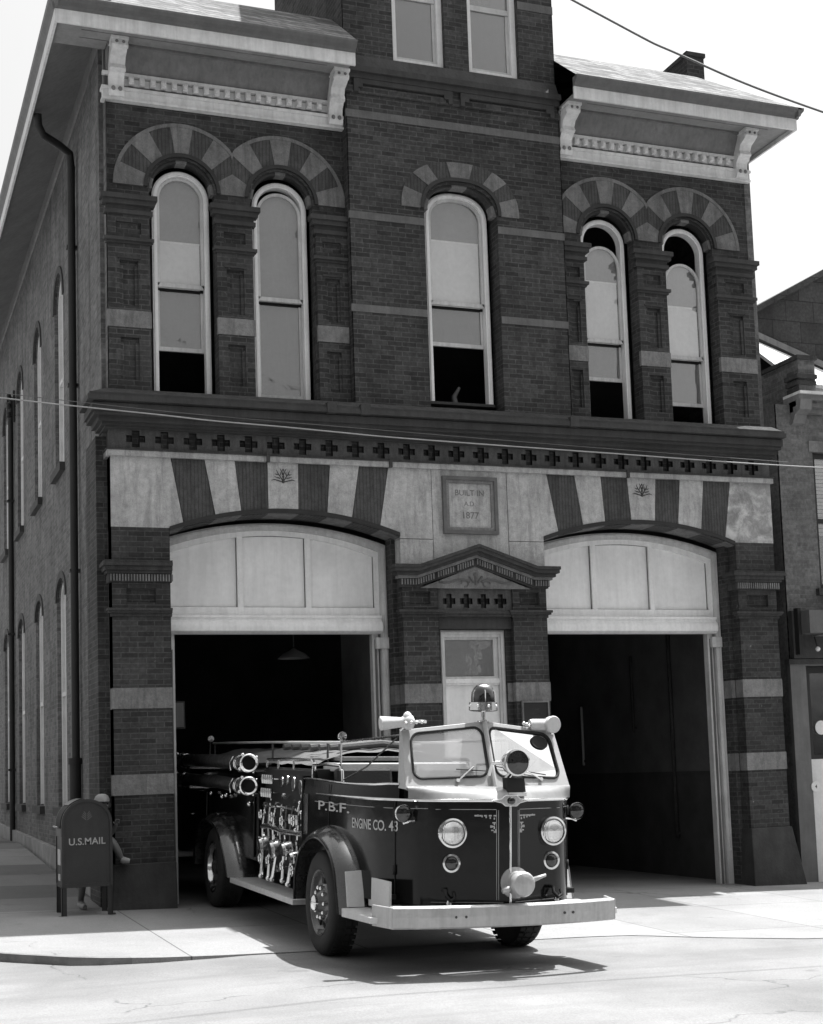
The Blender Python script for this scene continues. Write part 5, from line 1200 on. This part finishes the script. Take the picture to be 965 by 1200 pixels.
# horn on the left post and siren on the right post
H = MB(); p = Vector((-.93, -1.14, 2.03)); d = Vector((1, -.12, .06)).normalized()
H.lathe(p, d, [(0, 0), (0, .065), (.01, .072), (.04, .068), (.14, .058), (.22, .05), (.24, .06), (.27, .078), (.31, .08), (.34, .06), (.36, .02), (.37, 0)], 'plate_w', 20)
H.ball(p + d * .28 + Vector((0, -.01, .035)), (.05, .05, .07), 'plate_w'); H.tube([p + d * .3, p + d * .38 + Vector((0, -.05, .0)), p + d * .46 + Vector((0, -.05, -.01))], .02, 'chrome', 8)
for k in range(4): H.ball(p + d * (.24 + .055 * k) + Vector((0, -.075, -.01)), .02, 'chrome', 8)
H.tube([p + d * .3, (-.70, -1.11, 1.96)], .018, 'chrome', 8); o = H.build('horn', FE); o.data.transform(Matrix.Translation((-.72, -1.13, 2.0)) @ Matrix.Diagonal((.82, .82, .82, 1)) @ Matrix.Translation((.72, 1.13, -2.0)))
H = MB(); p = Vector((.645, -1.20, 2.035)); f = Vector((.1, -1, -.02)).normalized()
H.lathe(p - f * .08, f, [(0, 0), (.0, .05), (.04, .082), (.10, .088), (.115, .08), (.118, 0)], 'plate_w', 24); H.lathe((.42, -1.14, 2.03), (1, -.08, .02), [(0, 0), (0, .055), (.03, .06), (.2, .058), (.22, 0)], 'plate_w', 18)
for k in range(3): H.ball((.40 - .03 * k, -1.17, 2.02 + .012 * k), .02, 'chrome', 8)
H.tube([(.66, -1.14, 2.0), (.68, -1.12, 1.94)], .02, 'chrome', 8); o = H.build('siren', FE); o.data.transform(Matrix.Translation((.64, -1.15, 1.98)) @ Matrix.Diagonal((.84, .84, .84, 1)) @ Matrix.Translation((-.64, 1.15, -1.98)))
# spot lamp and plate in the middle of the cowl
H = MB(); p = Vector((.10, -1.66, 1.71)); f = Vector((.06, -1, -.02)).normalized()
H.lathe(p - f * .16, f, [(0, 0), (.01, .03), (.04, .08), (.09, .10), (.15, .108), (.17, .112), (.185, .112), (.19, .098)], 'chrome', 28); sp_ = H.build('spot_lamp', FE)
H = MB(); H.lathe(p - f * .0, f, [(.025, .099), (.032, .06), (.035, 0)], 'dark_lens', 28); H.build('lens', sp_)
H = MB(); H.tube([p - f * .10 + Vector((0, 0, -.09)), (.06, -1.52, 1.56)], .022, 'chrome', 10); H.tube([p - f * .12, (-.03, -1.46, 1.70), (-.05, -1.44, 1.60)], .016, 'chrome', 8); H.build('bracket', sp_)
H = MB(); H.hexa([(0.01, -1.69, 1.47), (.17, -1.69, 1.47), (.17, -1.60, 1.47), (.01, -1.60, 1.47), (.01, -1.66, 1.585), (.17, -1.66, 1.585), (.17, -1.58, 1.585), (.01, -1.58, 1.585)], 'black'); H.box(.015, .165, -1.715, -1.64, 1.438, 1.468, 'plate_w'); H.build('warning_box', FE)
# ornament on the belt and corner stencils
H = MB(); y = -1.785
H.prism([(-.17, 1.405), (-.08, 1.425), (-.05, 1.45), (.05, 1.45), (.08, 1.425), (.17, 1.405), (.08, 1.385), (.05, 1.36), (-.05, 1.36), (-.08, 1.385)], 'y', y, y + .05, 'chrome'); H.lathe((0, y - .012, 1.405), (0, -1, 0), [(0, .028), (.01, .028), (.014, 0)], 'dark_lens', 16); H.build('badge', FE, bevel=.005)
for s in (-1, 1):
    H = MB()
    def q(x, z, w, h): 
        X0, X1 = s * (.10 + x), s * (.10 + x + w); X0, X1 = min(X0, X1), max(X0, X1); yy = front_y((X0 + X1) / 2) - .004
        H.box(X0, X1, yy - .001, yy, z, z + h, 'letter')
    for k in range(5): q(.0 + .035 * k, 1.28 + .0 * k, .026, .012); q(.012 + .03 * k, 1.255 + .006 * k, .012, .016)
    for k in range(3): q(.0 + .01 * k, 1.225 - .03 * k, .035 - .006 * k, .010); q(.012, 1.21 - .03 * k, .012, .016)
    q(.0, 1.15, .012, .03); q(.03, 1.19, .02, .02)
    H.build('stencil', FE)
# head lamps, fog lamps, tow hooks, intake
for s in (-1, 1):
    y = front_y(.44); H = MB(); c = Vector((s * .437, y + .03, 1.15)); f = Vector((s * .06, -1, 0)).normalized()
    H.lathe(c, f, [(0, .108), (.02, .112), (.05, .118), (.075, .121), (.09, .117), (.095, .103), (.09, .10)], 'chrome', 32); hl = H.build('headlight', FE)
    H = MB(); H.lathe(c, f, [(.078, .101), (.095, .085), (.108, .05), (.112, 0)], 'lens', 32); H.build('lens', hl)
    H = MB(); c = Vector((s * .437, front_y(.44) + .02, .91)); H.lathe(c, f, [(0, .07), (.03, .076), (.045, .074), (.05, .058), (.045, .054)], 'chrome', 28); fl = H.build('marker_lamp', FE)
    H = MB(); H.lathe(c, f, [(.03, .055), (.045, .048), (.055, .025), (.057, 0)], 'dark_lens', 24); H.build('lens', fl)
    H = MB(); x = s * .47 + .0; y = front_y(.45); H.tube([(x - .03, y + .02, .70), (x - .03, y - .05, .70), (x - .035, y - .07, .66), (x + .0, y - .085, .62), (x + .04, y - .07, .64), (x + .035, y - .05, .68)], .014, 'black', 8); H.ball((x, y - .05, .60), (.022, .02, .028), 'chrome', 10); H.build('tow_hook', FE)
c = Vector((.045, -1.75, .755)); f = Vector((.0, -1, 0)); H = MB()
H.lathe(c, f, [(0, .125), (.012, .125), (.02, .095), (.10, .09), (.105, .098), (.13, .102), (.17, .10), (.19, .088), (.20, .06), (.202, 0)], 'bump_w', 32); ic = H.build('intake_cap', FE)
H = MB(); a = Vector((cos(.33), 0, sin(.33)))
H.tube([c + f * .15 + a * .09, c + f * .16 + a * .21], [.022, .012], 'bump_w', 8); H.tube([c + f * .12 - a * .09, c + f * .12 - a * .17 + Vector((0, 0, -.0))], [.03, .02], 'bump_w', 8); H.build('cap_lug', ic)
# door mirrors / marker lamps on stalks
for s in (-1, 1):
    H = MB(); H.tube([(s * .66, -1.38, 1.24), (s * .73, -1.39, 1.235)], .008, 'chrome', 6); H.lathe((s * .775, -1.36, 1.30), (0, -1, 0), [(0, 0), (.0, .05), (.02, .070), (.04, .072), (.05, .068)], 'rim' if s > 0 else 'chrome', 24); H.tube([(s * .73, -1.39, 1.235), (s * .775, -1.38, 1.22)], .01, 'chrome', 6); mr = H.build('side_lamp', FE)
    H = MB(); H.lathe((s * .775, -1.40, 1.30), (0, -1, 0), [(0, .066), (.012, .04), (.016, 0)], 'dark_lens', 20); H.build('lens', mr)
# bumper
mb = MB(); N = 20; f0 = []; 
for k in range(N + 1):
    x = -.985 + 1.92 * k / N; u = abs(x + .025) / .96; y = -1.885 + .14 * u ** 2.2; f0.append((x, y))
vs = []
for x, y in f0: vs += [(x, y + .012, .425), (x, y, .44), (x, y - .004, .515), (x, y, .585), (x, y + .012, .60), (x, y + .075, .60), (x, y + .075, .425)]
fs = []
for i in range(N):
    for k in range(7): fs.append((i * 7 + k, (i + 1) * 7 + k, (i + 1) * 7 + (k + 1) % 7, i * 7 + (k + 1) % 7))
mb.add(vs, fs, 'bump_w'); mb.add(vs[:7], [tuple(range(7))], 'bump_w'); mb.add(vs[-7:], [tuple(range(7))], 'bump_w')
for s in (-1, 1):  # ends wrapped back
    x = s * .962 - .023; mb.hexa([(x - .012, -1.74, .43), (x + .012, -1.74, .43), (x + .012 + .06 * s, -1.45, .43), (x - .012 + .06 * s, -1.45, .43), (x - .012, -1.74, .595), (x + .012, -1.74, .595), (x + .012 + .06 * s, -1.45, .595), (x - .012 + .06 * s, -1.45, .595)], 'bump_w')
BP = mb.build('bumper', FE, bevel=.006)
mb = MB()
for x in (-.50, -.42, .43, .51): mb.lathe((x, -1.885 + .14 * (abs(x) / .96) ** 2.2 + .0, .515), (0, -1, 0), [(0, .012), (.008, .011), (.011, 0)], 'rim', 10)
mb.build('bolts', BP)
# steps between front fenders and bumper
for s in (-1, 1):
    mb = MB(); a = .78; mb.hexa([(s * a, -1.74, .45), (s * 1.09, -1.50, .45), (s * 1.09, -.76, .43), (s * a, -.76, .43), (s * a, -1.74, .50), (s * 1.09, -1.50, .50), (s * 1.09, -.76, .50), (s * a, -.76, .50)], 'alu'); mb.build('front_step', FE, bevel=.006)
    if s < 0: mb = MB(); mb.box(min(s * .868, s * .85), max(s * .868, s * .85), -1.33, -.80, .52, .755, 'plate_w'); mb.build('splash_panel', FE)
# wheels
def wheel(y, s, dual=False):
    w = .24 if not dual else .30; cx = s * 1.02; z = .455; cc = Vector((cx, y, z)); ax = Vector((-s, 0, 0)); R = .455
    mb = MB(); mb.lathe(cc, ax, [(0.03, .275), (.01, .30), (-.0, .34), (.0, .385), (.012, .43), (.03, R - .006), (.05, R), (w - .05, R), (w - .02, R - .02), (w, .40), (w, .30), (w - .02, .27)], 'rubber', 48)
    for k in range(40):   # tread blocks
        a = 2 * pi * k / 40
        for t in (.055, .13, .19):
            p = cc + ax * t; u = Vector((0, cos(a), sin(a))); v = Vector((0, -sin(a), cos(a))); P = [p + u * (R - .004) - v * .022, p + u * (R - .004) + v * .022, p + ax * .045 + u * (R - .004) + v * .022, p + ax * .045 + u * (R - .004) - v * .022]
            mb.hexa(P + [q + u * .012 for q in P], 'rubber')
    t = mb.build('wheel', FE)
    mb = MB(); mb.lathe(cc, ax, [(.03, .288), (.012, .29), (.016, .275), (.035, .262), (.06, .255), (.075, .24)], 'rim' if not dual else 'chrome', 40)
    if dual: mb.lathe(cc, ax, [(.06, .255), (.14, .20), (.17, .12), (.12, .10), (.12, 0)], 'rim', 32)
    else: mb.lathe(cc, ax, [(.075, .24), (.10, .215), (.06, .175), (.045, .15), (.04, .12), (.02, .10), (-.01, .08), (-.03, .06), (-.032, 0)], 'rim', 32)
    rm_ = mb.build('rim', t)
    mb = MB()
    if not dual:
        for k in range(10):
            a = 2 * pi * k / 10; mb.lathe(cc + Vector((0, .135 * cos(a), .135 * sin(a))) + ax * .045, -ax, [(0, .020), (.035, .019), (.045, .01), (.047, 0)], 'chrome', 8)
        mb.lathe(cc + ax * .0, -ax, [(0, .075), (.04, .07), (.06, .045), (.065, 0)], 'chrome', 18)
    else: mb.lathe(cc + ax * .12, -ax, [(0, .09), (.09, .085), (.11, .05), (.112, 0)], 'rim', 18)
    mb.build('hub', rm_)
    if not dual:
        mb = MB()
        for k in range(5):
            a = 2 * pi * k / 5 + .3; u = Vector((0, cos(a), sin(a))); v = Vector((0, -sin(a), cos(a))); p = cc + ax * .068
            q = [p + u * .17 - v * .03, p + u * .17 + v * .03, p + u * .225 + v * .045, p + u * .225 - v * .045]; mb.hexa([x - ax * .002 + ax * .0 for x in q] + [x - ax * .02 for x in q], 'black')
        mb.build('hand_holes', rm_)
for s in (-1, 1): wheel(.17, s); wheel(4.5, s, True)
mb = MB(); mb.tube([(-.9, .17, .455), (.9, .17, .455)], .05, 'black', 10); mb.tube([(-.9, 4.5, .455), (.9, 4.5, .455)], .07, 'black', 10); mb.ball((0, 4.5, .455), .2, 'black'); mb.box(-.42, -.34, -1.4, 6.9, .48, .62, 'black'); mb.box(.34, .42, -1.4, 6.9, .48, .62, 'black'); mb.box(-.3, .3, -.9, .9, .42, .7, 'black'); mb.build('chassis', FE)
# fenders
def fender(cy, s, prof, x_in, x_out, name, crown=.05, skirt=None):
    """prof: outer profile (y, z) from rear bottom over the top to front bottom"""
    K = 8; mb = MB(); n = len(prof); vs = []
    c = Vector((cy, .45))
    for (y, z) in prof:
        d = Vector((y - c.x, z - c.y)); L_ = d.length; d.normalize()
        for k in range(K + 1):
            u = k / K; x = x_in + (x_out - x_in) * u; drop = crown * max(0, (u - .35) / .65) ** 2.4 * 1.6; vs.append((s * x, c.x + d.x * (L_ - drop), c.y + d.y * (L_ - drop)))
        vs.append((s * x_out, c.x + d.x * (L_ - crown * 1.6 - .03), c.y + d.y * (L_ - crown * 1.6 - .03)))
        for xx in (x_out - .012, x_in): vs.append((s * xx, c.x + d.x * (L_ - crown * 1.6 - .03), c.y + d.y * (L_ - crown * 1.6 - .03)))
    m = K + 4
    mb.add(vs, [(i * m + k, i * m + k + 1, (i + 1) * m + k + 1, (i + 1) * m + k) for i in range(n - 1) for k in range(m - 1)], 'redf', True)
    o = mb.build(name, FE)
    mb = MB(); P = []
    for (y, z) in prof:
        d = Vector((y - c.x, z - c.y)); L_ = d.length; d.normalize(); P.append((s * (x_out + .0), c.x + d.x * (L_ - crown * 1.6 - .03), c.y + d.y * (L_ - crown * 1.6 - .03)))
    mb.tube(P, .012, 'red', 8); mb.build('bead', o)
    return o
def smooth(pts, seg=5):
    out = []
    P = pts
    for i in range(len(P) - 1):
        p0, p1, p2, p3 = P[max(i - 1, 0)], P[i], P[i + 1], P[min(i + 2, len(P) - 1)]
        for k in range(seg):
            t = k / seg; out.append(tuple(.5 * (2 * p1[j] + (-p0[j] + p2[j]) * t + (2 * p0[j] - 5 * p1[j] + 4 * p2[j] - p3[j]) * t * t + (-p0[j] + 3 * p1[j] - 3 * p2[j] + p3[j]) * t ** 3) for j in (0, 1)))
    out.append(P[-1]); return out
FP = smooth([(.80, .44), (.80, .62), (.72, .84), (.52, 1.02), (.20, 1.13), (-.12, 1.13), (-.42, 1.03), (-.63, .85), (-.72, .62), (-.78, .44)])
RP = smooth([(5.25, .44), (5.22, .70), (5.06, .92), (4.80, 1.05), (4.50, 1.09), (4.15, 1.06), (3.85, .96), (3.62, .80), (3.42, .60), (3.30, .42)])
for s in (-1, 1):
    a = fender(.17, s, FP, .80, 1.09, 'front_fender'); b = fender(4.5, s, RP, .80, 1.09, 'rear_fender')
    mb = MB(); mb.hexa([(s * .89, -.765, .505), (s * 1.035, -.755, .505), (s * 1.035, -.735, .505), (s * .89, -.745, .505), (s * .89, -.688, .80), (s * 1.03, -.672, .79), (s * 1.03, -.652, .79), (s * .89, -.668, .80)], 'plate_w'); mb.build('pale_patch', a)
    mb = MB(); mb.prism([(.8, .44)] + [(y, z) for y, z in FP[6:-6]] + [(-.70, .55), (-.6, .9), (-.3, 1.06), (.2, 1.08), (.6, .95), (.74, .7)][::-1] * 0 + [(-.75, .5)], 'x', s * .81, s * .815, 'black') if False else mb.box(min(s * .80, s * .79), max(s * .80, s * .79), -.7, .78, .6, 1.05, 'black'); mb.build('inner_fender', a)
    # running board
    mb = MB(); mb.box(min(s * .78, s * 1.08), max(s * .78, s * 1.08), .80, 3.32, .375, .425, 'alu'); rb = mb.build('running_board', FE, bevel=.006)
    mb = MB(); [mb.box(min(s * .80, s * 1.06), max(s * .80, s * 1.06), y, y + .012, .4255, .430, 'alu') for y in [.86 + .05 * k for k in range(48)]]; mb.build('tread', rb)
# rear body
mb = MB()
mb.box(-.88, .88, 2.95, 6.9, .62, 1.36, 'red'); mb.box(-.80, .80, 2.9, 6.9, 1.36, 1.66, 'red'); mb.box(-.95, .95, 6.9, 7.3, .40, .48, 'alu')
mb.build('rear_body', FE, bevel=.02)
for s in (-1, 1):
    X0 = s * .885
    for y0, y1, z0, z1 in ((5.35, 6.8, .66, 1.3), (3.0, 3.25, .66, 1.3)): mb = MB(); mb.box(min(X0, X0 + s * .02), max(X0, X0 + s * .02), y0, y1, z0, z1, 'red'); mb.build('locker_door', FE, bevel=.008)
    mb = MB(); mb.tube([(s * .92, 6.0, 1.0), (s * .94, 6.0, 1.0), (s * .94, 6.1, 1.0)], .01, 'chrome', 6); [mb.ball((s * .93, y, z), .028, 'chrome', 8) for y, z in ((3.1, 1.22), (4.2, 1.28), (4.4, 1.26), (5.0, 1.28))]; mb.build('locker_latches', FE)
# pump section
mb = MB(); mb.box(-.78, .78, 1.02, 2.95, .55, 1.62, 'red2'); mb.build('pump_housing', FE)
for s in (-1, 1):
    mb = MB(); X0 = s * .785; mb.box(min(X0, X0 + s * .02), max(X0, X0 + s * .02), 1.05, 2.9, .56, 1.60, 'black'); pp = mb.build('pump_panel', FE)
    rng = random.Random(5)
    def out(y, z, r, L_, mt, prof=None): m_.lathe((s * .80, y, z), (s, 0, 0), prof or [(0, r), (L_ * .5, r), (L_ * .7, r * .85), (L_, r * .8), (L_, 0)], mt, 16)
    # gauges
    for y, z, r in ((2.15, 1.48, .055), (1.95, 1.50, .05), (1.72, 1.47, .075), (1.46, 1.44, .075), (1.28, 1.30, .045)):
        m_ = MB(); out(y, z, r, .03, 'chrome', [(0, r), (.03, r), (.034, r * .85)]); gg = m_.build('gauge', pp); m_ = MB(); m_.lathe((s * .832, y, z), (s, 0, 0), [(0, r * .86), (.001, 0)], 'rim', 16, False); m_.build('dial', gg)
    # two rows of pull knobs
    for z, n_, y0 in ((1.50, 5, 2.62), (1.36, 5, 2.66), (1.13, 4, 1.55)):
        for k in range(n_):
            m_ = MB(); y = y0 - .085 * k; m_.tube([(s * .80, y, z), (s * .90, y, z)], .008, 'chrome', 6); m_.lathe((s * .90, y, z - .045), (0, 0, 1), [(0, 0), (0, .02), (.045, .025), (.09, .02), (.09, 0)], 'brass', 10); m_.build('pull_handle', pp)
    for k in range(46):
        m_ = MB(); y = rng.uniform(1.15, 2.8); z = rng.uniform(.60, 1.42); t = rng.choice((0, 1, 2)); q = s * rng.uniform(.84, .90)
        if t == 0: m_.lathe((s * .80, y, z), (s, 0, 0), [(0, .022), (.05, .022), (.055, .034), (.08, .034), (.085, 0)], rng.choice(('chrome', 'brass')), 10)
        elif t == 1: m_.tube([(s * .80, y, z), (q, y, z), (q, y + rng.uniform(-.10, .10), z - rng.uniform(.03, .12))], .010, 'chrome', 8); m_.ball((q, y, z), .020, 'chrome', 8)
        else: m_.box(min(s * .80, s * .812), max(s * .80, s * .812), y - .04, y + .04, z - .018, z + .018, rng.choice(('plate_w', 'chrome', 'rim')))
        m_.build('panel_fitting', pp)
    # manifolds and pipes
    m_ = MB()
    m_.tube([(s * .86, 2.75, 1.22), (s * .87, 2.3, 1.22), (s * .86, 1.9, 1.23), (s * .86, 1.5, 1.22)], .014, 'chrome', 8)
    m_.tube([(s * .86, 2.78, 1.0), (s * .88, 2.4, 1.02), (s * .88, 1.9, .99), (s * .86, 1.25, 1.0)], .030, 'brass', 10)
    for y in (2.7, 2.5, 2.28, 2.05, 1.85, 1.62, 1.4, 1.22): m_.tube([(s * .85, y, 1.25), (s * .87, y + rng.uniform(-.05, .05), 1.0), (s * .86, y + rng.uniform(-.08, .08), rng.uniform(.6, .8))], rng.choice((.009, .014, .012)), rng.choice(('chrome', 'chrome', 'brass', 'rim')), 8)
    m_.build('pipework', pp)
    for y, z, r in ((2.45, .86, .075), (2.0, .84, .085), (1.55, .86, .075), (1.25, .80, .06)):
        m_ = MB(); m_.lathe((s * .80, y, z), (s, 0, -.15), [(0, r * .7), (.08, r * .7), (.09, r), (.16, r), (.165, r * .9), (.19, r * .85), (.195, 0)], 'brass', 18)
        for k in range(3): a = 2 * pi * k / 3 + y; m_.tube([(s * .95, y + r * cos(a), z + r * sin(a)), (s * .955, y + r * 1.5 * cos(a), z + r * 1.5 * sin(a))], .012, 'brass', 6)
        m_.build('discharge_cap', pp)
    for y, z in ((2.62, 1.13), (2.18, 1.12), (1.78, 1.1), (1.36, 1.12), (2.3, .68), (1.75, .66), (1.38, .64), (2.62, .68)):
        m_ = MB(); m_.tube([(s * .80, y, z), (s * .93, y, z)], .012, 'chrome', 8); rr_ = .048
        m_.tube([(s * .93, y + rr_ * cos(t), z + rr_ * sin(t)) for t in [2 * pi * k / 12 for k in range(13)]], .010, 'chrome', 6)
        for a in (.3, 2.4, 4.5): m_.tube([(s * .93, y, z), (s * .93, y + rr_ * cos(a), z + rr_ * sin(a))], .007, 'chrome', 6)
        m_.build('valve_wheel', pp)
    for y, z0, z1, dy in ((2.25, .50, .80, .06), (2.1, .50, .80, -.06), (1.7, .52, .86, .07), (1.5, .50, .84, -.05), (2.55, .5, .95, .0)):
        m_ = MB(); m_.tube([(s * .93, y, z0), (s * .90, y + dy, z1)], [.02, .012], 'chrome', 8); m_.ball((s * .935, y, z0), .028, 'chrome', 8); m_.build('lever', pp)
    mb = MB(); mb.box(min(s * .80, s * .93), max(s * .80, s * .93), 1.0, 1.05, .56, 1.56, 'red'); mb.box(min(s * .90, s * .945), max(s * .90, s * .945), .90, .925, 1.02, 1.40, 'chrome'); mb.build('corner_post', FE)
# hard suction hoses
for z in (1.66, 1.42):
    mb = MB(); mb.tube([(-1.0, 2.95, z), (-1.0, 4.5, z + .012), (-1.0, 6.35, z + .01)], .075, 'hose', 20)
    for k in range(60): pass
    h_ = mb.build('suction_hose', FE)
    for y, d in ((2.95, -1), (6.35, 1)):
        mb = MB(); mb.lathe((-1.0, y, z), (0, d, 0), [(-.14, .078), (-.12, .086), (-.08, .086), (-.06, .08), (.0, .08), (.01, .098), (.05, .102), (.10, .102), (.11, .09), (.10, .072), (-.02, .068), (-.02, 0)], 'chrome', 26)
        for k in range(4): a = .6 + pi / 2 * k; mb.ball((-1.0 + .108 * cos(a), y + d * .06, z + .108 * sin(a)), (.022, .022, .022), 'chrome', 8)
        for q in (-.2, -.26):
            mb.tube([(-1.0 + .083 * cos(a), y - d * abs(q) - .02 * sin(a), z + .083 * sin(a)) for a in [2 * pi * k / 16 for k in range(17)]], .007, 'chrome', 6)
        mb.build('coupling', h_)
        mb = MB(); mb.lathe((-1.0, y + d * .02, z), (0, d, 0), [(0, .07), (.001, 0)], 'black', 20, False); mb.build('bore', h_)
    mb = MB()
    for y in (3.3, 5.9): mb.box(-1.0, -.80, y, y + .05, z - .10, z - .075, 'chrome'); mb.tube([(-1.085, y + .02, z - .08), (-1.10, y + .02, z), (-1.06, y + .02, z + .07)], .008, 'chrome', 6)
    mb.build('hose_bracket', h_)
# hose bed cover, grab rails
mb = MB(); N = 14; vs = []; rn = random.Random(3)
ysn = [1.25 + .25 * k for k in range(22)]
for y in ysn:
    for k in range(N + 1):
        x = -.74 + 1.48 * k / N; vs.append((x, y, 1.66 + .16 * (1 - (abs(x) / .74) ** 3) * (1 - .35 * abs(sin(y * 2.1))) + rn.uniform(-.012, .012)))
mb.add(vs, [(i * (N + 1) + k, i * (N + 1) + k + 1, (i + 1) * (N + 1) + k + 1, (i + 1) * (N + 1) + k) for i in range(len(ysn) - 1) for k in range(N)], 'canvas', True); mb.build('hose_cover', FE)
for s in (-1, 1):
    mb = MB(); mb.tube([(s * .80, 2.85, 1.62), (s * .80, 2.84, 1.70), (s * .80, 2.0, 1.71), (s * .80, 1.15, 1.71), (s * .80, 1.08, 1.68), (s * .80, 1.06, 1.60)], .016, 'chrome', 8)
    for y in (1.8, 2.4): mb.tube([(s * .80, y, 1.61), (s * .80, y, 1.71)], .012, 'chrome', 8)
    mb.build('grab_rail', FE)
    mb = MB(); mb.tube([(s * .84, .98, 1.54), (s * .84, .97, 1.66), (s * .83, .6, 1.67), (s * .83, .15, 1.665), (s * .83, .08, 1.62), (s * .83, .06, 1.52)], .013, 'chrome', 8); mb.build('seat_rail', FE)
    mb = MB(); mb.tube([(s * .60, .85, 1.875), (s * .60, 3.6, 1.885), (s * .60, 6.4, 1.88)], .013, 'alu', 8)
    for y in (1.3, 3.4, 6.3): mb.tube([(s * .60, y, 1.60), (s * .60, y, 1.87)], .012, 'rim', 8)
    mb.build('ladder_rail', FE)
    for y in ((.80, 6.5) if s < 0 else ()):
        mb = MB(); mb.tube([(s * .62, y, 1.62), (s * .62, y, 1.90)], .010, 'chrome', 8); mb.lathe((s * .62, y + .04, 1.935), (0, -1, 0), [(0, 0), (.01, .022), (.04, .038), (.08, .043), (.09, .040), (.095, 0)], 'chrome', 20); mb.build('deck_lamp', FE)
    mb = MB(); mb.tube([(s * .60, .80, 1.88), (s * .72, -.3, 1.90), (s * .69, -1.06, 1.93)], .010, 'rim', 8); mb.tube([(s * .83, .1, 1.53), (s * .78, -.45, 1.66), (s * .72, -1.05, 1.90)], .007, 'rim', 8); mb.build('cab_rod', FE)
mb = MB(); mb.box(-.66, .66, .8, 1.25, 1.60, 1.68, 'plate_w'); mb.box(-.55, .1, .95, 2.1, 1.70, 1.74, 'canvas'); mb.build('deck_tray', FE, bevel=.01)
mb = MB()
for k in range(7): y = 1.4 + .35 * k; mb.tube([(-.45, y, 1.83), (0, y + .06, 1.87), (.4, y, 1.83)], .035, 'canvas', 8)
mb.build('folded_hose', FE)
# lettering on both sides
for s in (-1, 1):
    for txt, y0, y1, z, sz in (('P.B.F.', .48, -.42, 1.30, .115), ('ENGINE CO. 43', -.50, -1.22, 1.185, .118)):
        vs, fs = text_mb(txt, sz, None, 1.0)
        lo = min(v.x for v in vs); hi = max(v.x for v in vs); mb = MB(); W_ = hi - lo; out_ = []
        for v in vs:
            t = (v.x - lo) / W_; t = t if s < 0 else 1 - t; y = y0 + (y1 - y0) * t; out_.append((s * (sidex(y) * (1 - .012 * abs(z - 1.0)) + .004 + v.z * .3), y, z + v.y))
        mb.add(out_, fs, 'letter'); mb.build('lettering', FE)
